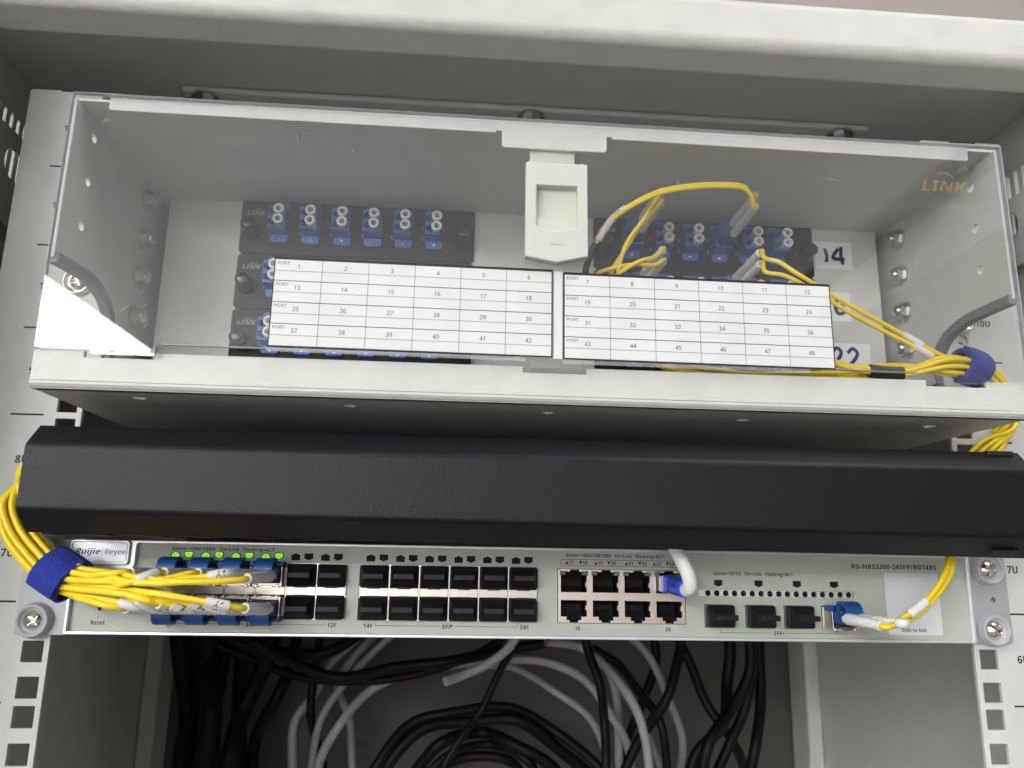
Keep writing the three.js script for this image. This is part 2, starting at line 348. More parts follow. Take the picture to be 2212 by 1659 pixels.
// centre line (depth, height) of the cable cut-out at the lower front of each side wall
const CUT = { '-1': [[62, 148.2], [46, 149.6], [26, 150.4], [11, 146.5], [1, 138], [-2, 128], [-2.5, 112], [-2.5, 92]], '1': [[62.5, 147.6], [46, 148], [28, 147.6], [13, 144.2], [3.4, 137.5], [-0.4, 128], [-1.2, 112], [-1.2, 92]] };
const cutLine = (s) => new THREE.SplineCurve(CUT[s].map(([x, y]) => new THREE.Vector2(x, y)));
function wallShape(s) {
  const pts = cutLine(s).getPoints(40).reverse().map((p) => [p.x, p.y]);
  const sh = poly([[-200, 91.2], ...pts.map(([x, y], i) => [x, i ? y : 91.2]), [63, 148], [63, 224.8], [-200, 224.8]]);
  for (const y of [216, 193.4, 171]) sh.holes.push(disc(43.5, y - (s > 0 ? 1.5 : 0), 2.5));
  return sh;
}
function trimShape(s) {
  const c = cutLine(s), up = [], lo = [];
  for (let i = 0; i <= 40; i++) { const p = c.getPoint(i / 40), t = c.getTangent(i / 40); up.push([p.x + t.y * 2.3, p.y - t.x * 2.3]); lo.push([p.x - t.y * 2.3, p.y + t.x * 2.3]); }
  return poly([...up, ...lo.reverse()]);
}
{
  const t = thing('fibre_distribution_box', 'light grey fibre patch panel with a clear front door', 'patch panel', [2, 90, 0]);
  const bs = rectPath(-219, 223, -200, 61);
  [[-181, 45], [-89, 42], [2.2, 40], [96.6, 37], [191.4, 34.5]].forEach(([x, z]) => bs.holes.push(disc(x, z, 2.9)));
  part(t, 'tray_floor', slabY(bs, 90, 91.2), M.paint);
  const lip = new THREE.Shape();
  const top = 106.3, ny = 103.6;
  lip.moveTo(-219.5, 91.5).lineTo(223.5, 91.5).lineTo(223.5, top).lineTo(203, top).lineTo(203, ny).lineTo(174, ny).lineTo(174, top).lineTo(16.4, top).lineTo(16.4, ny).lineTo(-11.6, ny).lineTo(-11.6, top).lineTo(-169.8, top).lineTo(-169.8, ny).lineTo(-198.6, ny).lineTo(-198.6, top).lineTo(-219.5, top).closePath();
  const nose = new THREE.Shape(); nose.moveTo(57, 90).lineTo(60, 90).absarc(60, 93, 3, -Math.PI / 2, 0).lineTo(63, 93.2).lineTo(57, 93.2).closePath();
  part(t, 'tray_lip', [slab(lip, 60.6, 63, 0.5, 2), slabX(nose, -219.5, 223.5, 0, 2, 8)], M.paint, 'bright front lip of the tray with three notches');
  for (const s of [-1, 1]) {
    const w = part(t, 'side_wall', s < 0 ? slabX(wallShape(s), XL - 1.8, XL) : slabX(wallShape(s), XR, XR + 1.8), M.paint);
    const d = s < 0 ? 0 : -1.5;
    for (const y of [216 + d, 193.3 + d, 170.8 + d, 148.2 + d]) {
      const x = s < 0 ? XL : XR, n = facets(new THREE.CylinderGeometry(4.9, 4.9, 5.2, 6)).rotateY(0.3).rotateZ(Math.PI / 2).translate(x - s * 2.6, y, -24);
      part(w, 'nut', [n, new THREE.SphereGeometry(3.5, 16, 10).scale(0.75, 1, 1).translate(x - s * 5.2, y, -24), new THREE.CylinderGeometry(6.4, 6.4, 1, 20).rotateZ(Math.PI / 2).translate(x - s * 0.5, y, -24)], M.zinc);
    }
    part(t, 'rubber_trim', s < 0 ? slabX(trimShape(s), XL - 3.4, XL + 1.6, 0.4, 2) : slabX(trimShape(s), XR - 1.6, XR + 3.4, 0.4, 2), M.rubber);
    const e = s < 0 ? rectPath(-240.5, XL - 1.9, 104, 222, 1.5) : rectPath(XR + 1.9, 241.5, 104, 222, 1.5);
    e.holes.push(disc(s < 0 ? -233.2 : 236.4, 145, 3.1));
    const ear = part(t, 'ear', slab(e, 0.3, 2, 0.2), M.paint);
    const ex = s < 0 ? -234.6 : 236, ey = s < 0 ? 157.5 : 156;
    part(ear, 'ear_screw', [lathe([[2.5, 0], [7.4, 0], [7.6, 1.4], [6.9, 3.2], [6, 3.2], [5.2, 1.6], [2.5, 1.5]], 30).translate(ex, ey, 2), bigHead.clone().translate(ex, ey, 3.4)], M.steel);
  }
  part(t, 'top_plate', box(XL - 1.8, XR + 1.8, 224.9, 226.1, -200, 61), M.paint);
  part(t, 'rear_plate', box(XL - 1.8, XR + 1.8, 91.2, 224.8, -202, -200), M.paint);
  part(t, 'adapter_bulkhead', [box(-209.5, 214.7, 91.3, 224.8, -39.4, -38), box(-209.5, -208.2, 91.3, 224.8, -70, -39.4), box(213.4, 214.7, 91.3, 224.8, -70, -39.4)], M.paint);
  const fl = new THREE.Shape();
  fl.moveTo(-203, 226).lineTo(-203, 221.4).quadraticCurveTo(-203, 219.8, -201.4, 219.8).lineTo(-26, 219.4).lineTo(-26, 220.4).lineTo(-23.2, 220.4).lineTo(-23.2, 214).quadraticCurveTo(-23.2, 212, -21.2, 212);
  fl.lineTo(24.8, 212).quadraticCurveTo(26.8, 212, 26.8, 214).lineTo(26.8, 220.2).lineTo(29.6, 220.2).lineTo(29.6, 219.2).lineTo(205.5, 218.2).quadraticCurveTo(207.3, 218.2, 207.3, 220).lineTo(207.3, 226).closePath();
  part(t, 'front_lip', slab(fl, 61.3, 63.2, 0.35, 2), M.paint, 'top lip with a rounded latch tab in the middle');
  for (const s of [-1, 1]) part(t, 'hinge_boss', new THREE.CylinderGeometry(2.3, 2.6, 2.4, 16).translate(s < 0 ? -211 : 216.5, 223.8, 45), M.paint);
  // the door
  const door = new THREE.Shape(), yb = 109.8, yt = 225.6, yc = 104.8;
  door.moveTo(-217.6, 106.5).lineTo(-195, 106.5).lineTo(-195, yc).lineTo(-168.5, yc).lineTo(-168.5, yb - 2).quadraticCurveTo(-168.5, yb, -166.5, yb).lineTo(-15, yb).quadraticCurveTo(-9, yb, -9, yb - 2).lineTo(-9, yc).lineTo(14, yc).lineTo(14, yb - 2).quadraticCurveTo(14, yb, 20, yb);
  door.lineTo(168, yb - 0.6).quadraticCurveTo(175.5, yb - 0.6, 175.5, yb - 2).lineTo(176.5, yc).lineTo(200, yc).lineTo(200, 106).lineTo(221.4, 106).lineTo(221.4, 224.4).lineTo(-217.6, yt).closePath();
  const d = part(t, 'door', slab(door, 64, 66.6, 0, 1, 6), M.acrylic, 'clear acrylic front door');
  const edge = [];
  const strip = (x0, y0, x1, y1) => { const L = Math.hypot(x1 - x0, y1 - y0); edge.push(new THREE.BoxGeometry(L, 0.35, 2.4).rotateZ(Math.atan2(y1 - y0, x1 - x0)).translate((x0 + x1) / 2, (y0 + y1) / 2, 65.3)); };
  strip(-217.9, 106.6, -217.9, 225.8); strip(221.7, 106.2, 221.7, 224.6); strip(-217.9, 225.9, 221.7, 224.7); strip(-166, 109.5, -16, 109.5); strip(-168.8, 104, -168.8, 108.6); strip(-9.3, 104, -9.3, 107.6); strip(14.3, 104, 14.3, 107.6); strip(176.2, 104, 175.2, 108); strip(21, 109.5, 168, 108.9);
  part(d, 'door_edge', edge, M.acrylicEdge);
  part(d, 'logo', [words('LINK', 179, 201, 199.2, 5.6, 66.7, { font: BOLD, slant: 0.3 }), new THREE.RingGeometry(5.2, 6, 24, 1, 0.5, 1.7).translate(191, 203.5, 66.7), words('Cabling & Networking', 186, 212, 190.6, 1.7, 66.7)], M.gold);
  // specks of dust and fine scratches on the clear door
  const specks = [];
  for (let i = 0; i < 70; i++) { const x = -212 + rnd() * 428, y = 112 + rnd() * 108, q = 0.08 + rnd() * rnd() * 0.28; specks.push(new THREE.CircleGeometry(q, 6).scale(1, 0.6 + rnd() * 0.6, 1).translate(x, y, 66.64)); }
  for (let i = 0; i < 26; i++) {
    const near = i < 16, x = near ? -205 + rnd() * 45 : -150 + rnd() * 350, y = near ? 112 + rnd() * 22 : 155 + rnd() * 60, len = 1.2 + rnd() * 5;
    specks.push(new THREE.PlaneGeometry(len, 0.06 + rnd() * 0.1).rotateZ(rnd() * 3.1).translate(x, y, 66.65));
  }
  tag(part(d, 'dust_speck', specks, M.dust), 'specks and fine scratches on the clear door', null, null, 'stuff');
  // the latch on the door
  const lt = new THREE.Shape();
  lt.moveTo(-12.1, 154.6).lineTo(2, 152.2).lineTo(16.1, 155.6).lineTo(15.9, 200.5).lineTo(-12.3, 200.3).closePath();
  const win = new THREE.Path(); win.moveTo(-7.4, 189.2).lineTo(-7.3, 169.6).quadraticCurveTo(2, 164.6, 11.2, 169.6).lineTo(11.3, 189.4).closePath(); lt.holes.push(win);
  const scoop = new THREE.Shape(); scoop.moveTo(-7.4, 174.6).quadraticCurveTo(2, 168.6, 11.3, 174.6).lineTo(11.3, 165).lineTo(-7.4, 165).closePath();
  const lat = part(t, 'latch', [slab(lt, 66.9, 72, 0.5, 2), rbox(-9.6, 11.8, 199, 213.5, 58.8, 60.6, 0.4), box(-9.6, 11.8, 199, 200.2, 60.4, 68), rbox(-11, -9.6, 199.5, 202.4, 67, 69.5, 0.4), rbox(13.2, 14.6, 199.5, 202.2, 67, 69.5, 0.6)], M.latch, 'plastic slide latch with a square finger recess');
  part(lat, 'recess', [slab(rectPath(-8, 12, 164.4, 190), 67, 67.5), slab(scoop, 67.6, 70.2, 0.2)], M.latch);
  const arrow = (x0, y0, x1, y1) => new THREE.BoxGeometry(Math.hypot(x1 - x0, y1 - y0), 0.25, 0.25).rotateZ(Math.atan2(y1 - y0, x1 - x0)).translate((x0 + x1) / 2, (y0 + y1) / 2, 72.1);
  part(lat, 'arrow', [arrow(-1.3, 160.6, 5.2, 160.9), arrow(-1.3, 160.6, 2.2, 163.2), arrow(2.2, 163.2, 2.0, 158.4)], M.latch);
}

// ------------------------------------------------------------------ adapter plates
const plateX = [-100.4, 106], plateY = [209, 175.8, 142.6], pitch = 17.8;
function adapterPlate(ix, iy, cords, label) {
  const cx = plateX[ix], cy = plateY[iy], z = -38;
  const t = thing('adapter_plate', label, 'adapter plate', [cx, cy, z], 'adapter plates behind the clear door');
  const sh = rectPath(-67.6, 67.6, -16.4, 16.4, 2.5);
  part(t, 'plate', slab(sh, 0, 1.6, 0.3).translate(cx, cy, z), M.plate);
  const print = [words('LINK', cx - 64.5, cx - 54.5, cy + 7.2, 2.7, z + 1.66, { font: BOLD, slant: 0.3 }), words('R', cx - 54, null, cy + 9.6, 0.8, z + 1.66)];
  const arc = new THREE.RingGeometry(2.6, 3.0, 16, 1, 0.3, 2.0).translate(cx - 58.6, cy + 8.2, z + 1.66); print.push(arc);
  for (let k = 0; k < 6; k++) print.push(words(String(2 * k + 1), cx - 51.2 + k * pitch, null, cy + 2.6, 2.4, z + 1.66, { centre: true }), words(String(2 * k + 2), cx - 51.2 + k * pitch, null, cy - 4.2, 2.4, z + 1.66, { centre: true }));
  part(t, 'lettering', print, M.greyPrint);
  for (const s of [-1, 1]) {
    const kx = cx + s * 60.8 , ky = cy - 3.2;
    part(t, 'push_rivet', lathe([[0, 0], [5.2, 0], [5.2, 1.6], [3.4, 2.2], [3.2, 7.4], [3.9, 8.2], [3.9, 12.2], [3.4, 13.2], [2.2, 13.7], [0, 13.8]], 24).translate(kx, ky, z + 1.6), M.knob);
  }
  for (let k = 0; k < 6; k++) {
    const x = cx - 45 + k * pitch, y = cy + 2.4, z1 = z + 1.6;
    const fl = (s) => slab(poly([[x - 4.9, cy + (s < 0 ? -4.6 : 9.4)], [x + 4.9, cy + (s < 0 ? -4.6 : 9.4)], [x + 4.9, cy + (s < 0 ? -8.4 : 13.2)], [x + 4.0, cy + (s < 0 ? -9.5 : 14.3)], [x - 4.0, cy + (s < 0 ? -9.5 : 14.3)], [x - 4.9, cy + (s < 0 ? -8.4 : 13.2)]]), z1, z1 + 1.5, 0.2);
    const front = rectPath(x - 5.1, x + 5.1, y - 6.6, y + 6.6, 0.5);
    for (const o of [-3.1, 3.1]) front.holes.push(poly([[x - 4.5, y + o - 1.5], [x - 2.9, y + o - 1.5], [x - 2.9, y + o - 2.4], [x + 4.4, y + o - 2.4], [x + 4.4, y + o + 2.4], [x - 2.9, y + o + 2.4], [x - 2.9, y + o + 1.5], [x - 4.5, y + o + 1.5]], THREE.Path));
    const a = part(t, 'adapter', [fl(-1), fl(1), box(x - 5.1, x + 5.1, y - 6.6, y + 6.6, z1, z1 + 4), slab(front, z1 + 4, z1 + 10.6, 0.15)], M.blueAdapter);
    part(a, 'adapter_screw', smallHead.clone().rotateZ(k).translate(x, cy - 7.2, z1 + 1.5), M.steel);
    if (!cords.includes(k)) for (const o of [-3.1, 3.1]) part(a, 'dust_cap', lathe([[1.5, 5], [1.5, 15], [1.75, 15.4], [2.7, 15.4], [3.02, 15], [3.02, 12.6], [2.3, 12], [2.2, 3]], 22).translate(x + 1.6, y + o, z1), M.cap);
  }
  return t;
}
adapterPlate(0, 0, [], 'black plate of six blue adapters, upper left, all with white caps');
adapterPlate(0, 1, [], 'black plate of six blue adapters, middle one on the left side');
adapterPlate(0, 2, [], 'black plate of blue adapters lowest on the left, just above the tray lip');
adapterPlate(1, 0, [0, 3], 'black plate of blue adapters, upper right, beside the sticker 14');
adapterPlate(1, 1, [0, 3], 'black plate of blue adapters, middle one on the right side');
adapterPlate(1, 2, [0, 3], 'black plate of blue adapters lowest on the right, behind the port labels');

// handwritten stickers on the bulkhead
{
  const stroke = (pts, z, r = 1.15) => tube(curveOf(pts.map(([x, y]) => [x, y, z])), 24, r, 8);
  const flat = (g) => squash(g, (v) => { v.z = -37.6 + Math.max(-0.08, Math.min(0.08, (v.z + 37.6) * 0.12)); });
  const put = (label, x0, x1, y0, y1, strokes) => {
    const t = thing('paper_sticker', label, 'sticker', [(x0 + x1) / 2, (y0 + y1) / 2, -38], 'handwritten stickers beside the adapter plates');
    part(t, 'paper', box(x0, x1, y0, y1, -37.98, -37.75), M.sticker);
    part(t, 'handwriting', strokes.map((s) => flat(stroke(s, -37.6))), M.pen);
  };
  put('white sticker with handwritten 14 in blue ink', 175.5, 198.8, 199.3, 217, [[[181.5, 212.5], [182.6, 208], [182.2, 203.8]], [[190.2, 213], [186.6, 206.6], [193.6, 206]], [[192, 214], [191.6, 207], [192.6, 202.6]]]);
  put('white sticker with handwritten 16 partly behind the port labels', 172.5, 195.2, 166.4, 184.4, [[[179.5, 180], [180.4, 175.6], [180, 171.6]], [[187.4, 180.4], [185.6, 175], [187.2, 171], [190.6, 171.8], [191, 175], [188.4, 176.4], [186, 174]]]);
  put('white sticker with handwritten 22 just above the bundled cords', 176, 205, 134, 152.5, [[[181.5, 146.5], [184.4, 149.6], [187, 147], [184.6, 142], [181.6, 139], [187.6, 138.6]], [[191, 146.5], [194.2, 149.4], [197, 146.6], [194, 141.4], [191, 138.6], [197.6, 138.2]]]);
}

// ------------------------------------------------------------------ port label sheets on the door
function labelSheet(label, x0, x1, y0, y1, first, skew) {
  const z = 66.75, t = thing('port_label_sheet', label, 'label sheet', [(x0 + x1) / 2, y0, z], 'port label sheets on the clear door');
  const sk = (g) => squash(g, (v) => { v.y += (v.x - x0) * skew; });
  part(t, 'backing', sk(box(x0 - 0.6, x1 + 0.6, y0 - 0.5, y1 + 1.3, z, z + 0.5)), M.blackFlat);
  part(t, 'paper', sk(box(x0, x1, y0, y1, z + 0.5, z + 0.75)), M.paper);
  const w = (x1 - x0) / 6, h = (y1 - y0) / 4, zl = z + 0.8, lines = [], thin = [], txt = [], soft = [];
  for (let r = 0; r < 4; r++) {
    const yt = y1 - r * h;
    if (r) lines.push(bar(x0, x1, yt - 0.15, yt + 0.15, zl));
    thin.push(bar(x0, x1, yt - h * 0.53 - 0.09, yt - h * 0.53 + 0.09, zl));
    soft.push(words('PORT', x0 + 0.9, x0 + 6.2, yt - 2.3, 1.35, zl));
    for (let c = 0; c < 6; c++) txt.push(words(String(first + r * 12 + c), x0 + (c + 0.5) * w, null, yt - 4.0, 1.95, zl, { centre: true }));
  }
  for (let c = 1; c < 6; c++) thin.push(bar(x0 + c * w - 0.09, x0 + c * w + 0.09, y0, y1, zl + 0.02));
  const pp = t;
  part(pp, 'row_line', lines.map(sk), M.ink); part(pp, 'thin_line', thin.map(sk), M.inkSoft); part(pp, 'number', txt.map(sk), M.ink); part(pp, 'lettering', soft.map(sk), M.inkSoft);
  part(t, 'holder_film', sk(box(x0 - 0.9, x1 * 0.9 + x0 * 0.1 + 0.9, y0 - 2.6, y0 - 0.9, z + 0.1, z + 0.4)), M.film);
}
labelSheet('white port label sheet with numbers from 1 to 42, left of the divider', -121.4, 0.2, 110.6, 149.6, 1, -0.004);
labelSheet('white port label sheet with numbers from 7 to 48, right of the divider', 6.2, 128.6, 109.6, 148.2, 7, -0.003);
solo('label_divider', 'narrow plain white strip between the two port label sheets', 'strip', box(1.4, 5.1, 109, 149.6, 66.8, 67.2), M.paper, [3.2, 109, 66.8]);

// ------------------------------------------------------------------ cable manager
{
  const t = thing('cable_manager', 'black textured cable manager cover across the rack', 'cable manager', [2, 30, 0]);
  const pr = new THREE.Shape();   // x is depth, y is height: a bent sheet
  const outer = [[52.6, 75.4], [60.5, 66], [60.5, 37.8], [49, 29]], inner = [[47.8, 30.2], [59, 38.6], [59, 65.4], [51.4, 74.6]];
  pr.moveTo(...outer[0]).lineTo(59.4, 67.5).quadraticCurveTo(60.5, 66, 60.5, 64.2).lineTo(60.5, 39.6).quadraticCurveTo(60.5, 37.8, 59, 36.7).lineTo(...outer[3]);
  inner.forEach((p) => pr.lineTo(...p)); pr.closePath();
  const shell = slabX(pr, -218.3, 222.5, 0, 2, 8);
  const w = squash(shell, (v) => { if (v.y < 50) v.y -= v.x / 220 * 1.7; if (v.y > 66) v.x *= 1 - 0.0005 * (v.y - 66); });
  w.deleteAttribute('normal'); w.computeVertexNormals();
  part(t, 'cover', w, M.black);
  part(t, 'base', [box(-241, 241, 31, 74, 0.4, 2.2), box(-215, 219, 73, 74.4, 2.2, 49), box(-215, 219, 31, 32.4, 2.2, 20)], M.blackFlat);
  const fing = []; for (let i = 0; i < 18; i++) fing.push(rbox(-206 + i * 24, -194 + i * 24, 30.2, 31.6, 18, 47, 0.6));
  part(t, 'finger', fing, M.blackFlat);
  for (const y of [74.6, 29.6]) part(t, 'clip', rbox(196 + (y > 50 ? 9.5 : 7), 208.5 + (y > 50 ? 9.5 : 7), y - 1.2, y + 1.2, 49, 55, 0.6), M.blackFlat);
}

// ------------------------------------------------------------------ switch
const SW = thing('network_switch', 'pale green grey rack switch with rows of ports and lamps', 'network switch', [2.5, -14, 0]);
{
  const t = SW, ZF = 4;
  part(t, 'chassis', [box(-216.8, 222, -13.4, 28.6, -210, -14), box(-216.8, 222, 27.6, 28.6, -14, 2.6), box(-216.8, 222, -13.4, -12.4, -14, 2.6), box(-216.8, -215.8, -12.4, 27.6, -14, 2.6), box(221, 222, -12.4, 27.6, -14, 2.6)], S(0.3, 0.31, 0.31, { roughness: 0.5 }));
  const face = rectPath(-216.8, 222, -13.5, 28.6);
  const B1 = [-175.9, -89.9], B2 = [-84.2, 2.2], RJ = [11.9, 75.8], CG = [84.9, 105.5, 125.2, 144.5];
  for (const [a, b] of [B1, B2]) face.holes.push(rectPath(a, b, -6.6, 19.8, 0, THREE.Path));
  face.holes.push(rectPath(...RJ, -6.7, 19.1, 0, THREE.Path), rectPath(82.2, 162, 6.8, 10.1, 0, THREE.Path), disc(-203.1, -2.6, 1.0));
  for (const x of CG) face.holes.push(rectPath(x, x + 14.8, -8.1, 3.1, 0, THREE.Path));
  part(t, 'faceplate', slab(face, 2.6, ZF), M.faceplate);
  part(t, 'reset_ring', new THREE.RingGeometry(1.0, 1.25, 24).translate(-203.1, -2.6, ZF + 0.05), M.white);
  // bezel with the badge corner
  const bz = rectPath(-217.4, 222.8, -14, 29.1, 1.2);
  const hole = new THREE.Path();
  hole.moveTo(-215.9, -12.5).lineTo(220.9, -12.5).lineTo(221.2, 27.6).lineTo(-187.6, 27.6).quadraticCurveTo(-188.8, 27.6, -188.8, 26.4).lineTo(-188.8, 18.5).quadraticCurveTo(-188.8, 15.6, -191.8, 15.6).lineTo(-215.9, 15.6).closePath();
  bz.holes.push(hole);
  part(t, 'bezel', slab(bz, 3.2, 6.6, 0.45, 3), M.bezel);
  const bd = part(t, 'badge', [slab(rectPath(-218.2, -191.2, 17.6, 28.8, 1.8), 5.8, 7.8, 0.5, 3), slab(rectPath(-216.6, -192.4, 18.9, 27.4, 1), 7.8, 8.1, 0.12)], M.badge, 'silver maker badge with a raised rim');
  const ring = rectPath(-218.2, -191.2, 17.6, 28.8, 1.8); ring.holes.push(rectPath(-217.2, -192.2, 18.6, 27.8, 1.2, THREE.Path));
  part(bd, 'badge_rim', slab(ring, 7.4, 8.6, 0.35, 2), M.bezel);
  part(bd, 'lettering', [words('Ruijie', -215.6, -204.8, 22.3, 2.5, 8.16, { slant: 0.3, font: BOLD }), bar(-203.6, -203.45, 21.4, 25.2, 8.16), words('Reyee', -202.2, -192.9, 22.3, 2.4, 8.16)], M.ink);
  for (const s of [-1, 1]) {
    const e = s < 0 ? rectPath(-240.2, -217.2, -14.6, 28.8, 1.2) : rectPath(222.6, 244.2, -14.2, 29.4, 2);
    if (s > 0) e.holes.push(disc(236, 7, 1.3));
    part(t, 'ear', slab(e, 1.4, 3.3, 0.25, 2), M.ear);
  }
  // port indicators
  const led = (x, y, up, lit, str) => {
    const h = (k, w) => poly([[-1.95 * k, -1.55 * k], [1.95 * k, -1.55 * k], [1.95 * k, 0.35 * k], [w * k, 0.55 * k], [0, 1.6 * k], [-w * k, 0.55 * k], [-1.95 * k, 0.35 * k]].map(([a, b]) => [x + a, y + (up ? b : -b)]));
    const o = part(t, 'indicator', slab(h(1.05, 2.35), ZF, ZF + 0.15), M.ledFrame);
    part(o, 'lens', slab(h(0.86, 1.95), ZF + 0.15, ZF + 0.25), lit === 1 ? M.ledOn : M.ledOff);
    part(o, 'lettering', words(str, x, null, y - 0.75, 1.25, ZF + 0.3, { centre: true }), lit === 1 ? S(0.02, 0.16, 0.01) : M.ledFrame);
  };
  for (let k = 0; k < 6; k++) {
    led(-171.3 + 14.08 * k, 22.6, true, k < 4 ? 1 : 0, 2 * k + 1 + 'F'); led(-165.2 + 14.08 * k, 22.7, false, k < 4 ? 1 : 0, 2 * k + 2 + 'F');
    led(-79.1 + 14.1 * k, 22.65, true, 0, 2 * k + 13 + 'F'); led(-73.0 + 14.1 * k, 22.75, false, 0, 2 * k + 14 + 'F');
  }
  [92.5, 113.1, 132.8, 152].forEach((x, i) => led(x, 13.3, false, 0, 25 + i + 'F'));
  // sfp cages
  for (const [a, b] of [B1, B2]) {
    const w = (b - a) / 6, g = [box(a + 0.3, a + 0.8, -6.3, 19.5, -12, 4.3), box(b - 0.8, b - 0.3, -6.3, 19.5, -12, 4.3), box(a + 0.8, b - 0.8, 19.1, 19.6, -12, 4.1), box(a + 0.8, b - 0.8, -6.4, -5.9, -12, 4.1)];
    for (let k = 1; k < 6; k++) g.push(box(a + k * w - 0.3, a + k * w + 0.3, -5.9, 19.1, -12, 4.2));
    const c = part(t, 'port_cage', g, M.nickel);
    for (let k = 0; k < 6; k++) part(c, 'cage_bridge', rbox(a + k * w + 0.36, a + (k + 1) * w - 0.36, 4.7, 8.7, -2, 4.5, 0.25), M.nickel);
    part(c, 'cage_dark', box(a + 0.8, b - 0.8, -5.9, 19.1, -13, -12.2), M.hole);
  }
  for (const x of CG) part(t, 'port_cage', [box(x + 0.2, x + 0.7, -7.9, 2.9, -12, 4.6), box(x + 14.1, x + 14.6, -7.9, 2.9, -12, 4.6), box(x + 0.7, x + 14.1, 2.4, 2.9, -12, 4.4), box(x + 0.7, x + 14.1, -7.9, -7.4, -12, 4.4), box(x + 0.7, x + 14.1, -7.4, 2.4, -12.5, -12)], M.shell);
  // network jacks
  const jf = rectPath(RJ[0] + 0.3, RJ[1] - 0.3, -6.5, 18.9);
  const px = [0, 1, 2, 3].map((i) => 13.7 + 15.82 * i);
  for (const x of px) {
    jf.holes.push(poly([[x, 8], [x + 12.7, 8], [x + 12.7, 16], [x + 13.4, 16], [x + 13.4, 18], [x + 10.5, 18], [x + 10.5, 17.7], [x + 9, 17.7], [x + 9, 18.6], [x + 4.4, 18.6], [x + 4.4, 17.7], [x + 2.7, 17.7], [x + 2.7, 18], [x - 0.6, 18], [x - 0.6, 16], [x, 16]], THREE.Path));
    jf.holes.push(poly([[x, 4.1], [x, -3.5], [x + 2.9, -3.5], [x + 2.9, -5.2], [x + 4.4, -5.2], [x + 4.4, -6.2], [x + 8.5, -6.2], [x + 8.5, -5.2], [x + 10, -5.2], [x + 10, -3.5], [x + 12.7, -3.5], [x + 12.7, 4.1]], THREE.Path));
  }
  const jb = part(t, 'jack_block', slab(jf, 2.9, 3.7, 0.12, 1), M.tin);
  for (const x of px) for (const up of [1, 0]) {
    const y0 = up ? 8 : -6.2, y1 = up ? 18.6 : 4.1, g = [box(x - 0.6, x + 13.4, y0, y1, -11, -10), box(x - 1, x - 0.1, y0, y1, -10, 2.9), box(x + 12.8, x + 13.6, y0, y1, -10, 2.9), box(x, x + 12.7, y0 - 0.6, y0, -10, 2.9), box(x, x + 12.7, y1, y1 + 0.6, -10, 2.9), box(x + 1.6, x + 11.1, up ? 10.5 : -1, up ? 14 : 2, -10, -5.5)];
    for (let k = 0; k < 8; k++) g.push(box(x + 2.4 + k * 1.02, x + 2.75 + k * 1.02, up ? 8.4 : 2.4, up ? 10.4 : 3.8, -9, -3.5));
    part(jb, 'jack', g, M.jack);
    part(jb, 'spring_tab', [rbox(x + 12.35, x + 12.75, up ? 10.4 : -0.6, up ? 12.7 : 1.8, 0.5, 3.0, 0.15)], M.nickel);
    if (up) { part(jb, 'jack_lamp', rbox(x - 0.55, x + 2.2, 16.1, 17.95, 0, 3.5, 0.2), M.ledGrey); part(jb, 'jack_lamp', rbox(x + 10.5, x + 13.3, 16.1, 17.95, 0, 3.5, 0.2), M.ledGrey); }
  }
  // vent strip
  const vs = rectPath(82.2, 162, 6.8, 10.1);
  for (let k = 0; k < 18; k++) vs.holes.push(regular(83.1 + k * 4.535, 8.42, 1.62, 6, Math.PI / 6));
  part(t, 'vent_strip', slab(vs, 1.6, 2.4), M.bezel); part(t, 'vent_back', box(82.2, 162, 6.8, 10.1, 0.3, 0.9), M.hole);
  // print
  const z = ZF + 0.05, P = [], I = { slant: 0.22, font: BOLD }, W = { font: BOLD };
  P.push(words('Green=1000/100M   On=Link   Flashing=ACT', -173.2, -125.1, 24.75, 1.65, z, W), words('Green=1000/100/10M   On=Link   Flashing=ACT', 16, 65.2, 24.8, 1.7, z, W), words('Green=10/1G   On=Link   Flashing=ACT', 90.3, 131.1, 17.2, 1.7, z, W));
  P.push(words('RG-NBS3200-24SFP/8GT4XS', 161.9, 206.6, 21.5, 2.25, z, W));
  P.push(words('2F', -171.9, -169.2, -10.2, 1.9, z, W), words('12F', -98, -93.7, -9.8, 1.95, z, W), words('14F', -81.1, -76.7, -9.8, 1.95, z, W), words('24F', -6.4, -1.9, -9.8, 1.95, z, W), words('18', 20.7, 22.9, -10, 1.9, z, W), words('24', 65.1, 67.8, -10, 1.9, z, W));
  P.push(words('SFP', -136, -131.3, -9.9, 1.85, z, I), words('SFP', -44, -39, -9.8, 1.85, z, I), words('SFP+', 119.4, 125, -11.3, 1.9, z, I), words('Reset', -206.3, -200, -9.7, 1.9, z, W));
  const line = (x0, x1, y) => bar(x0, x1, y - 0.1, y + 0.1, z), tick = (x, y0, y1) => bar(x - 0.1, x + 0.1, y0, y1, z);
  P.push(line(-167.6, -136.6, -8.75), line(-130, -99.4, -8.75), tick(-99.4, -8.7, -7.3), line(-75.5, -44.8, -8.75), line(-37.6, -7.6, -8.75), tick(-75.5, -8.7, -7.2), tick(-7.6, -8.7, -7), line(92.6, 118.6, -10.25), line(126, 152.2, -10.25), tick(92.6, -10.3, -8.9), tick(152.2, -10.3, -8.9), tick(-203.4, -7.2, -4.7));
  P.push(line(14.4, 80, 23.6), line(14.4, 80, 20.6), tick(13.5, 21.5, 22.7));
  for (const q of [0, 1]) P.push(new THREE.RingGeometry(0.8, 1.0, 10, 1, q ? Math.PI : Math.PI / 2, Math.PI / 2).translate(14.45, q ? 21.5 : 22.7, z));
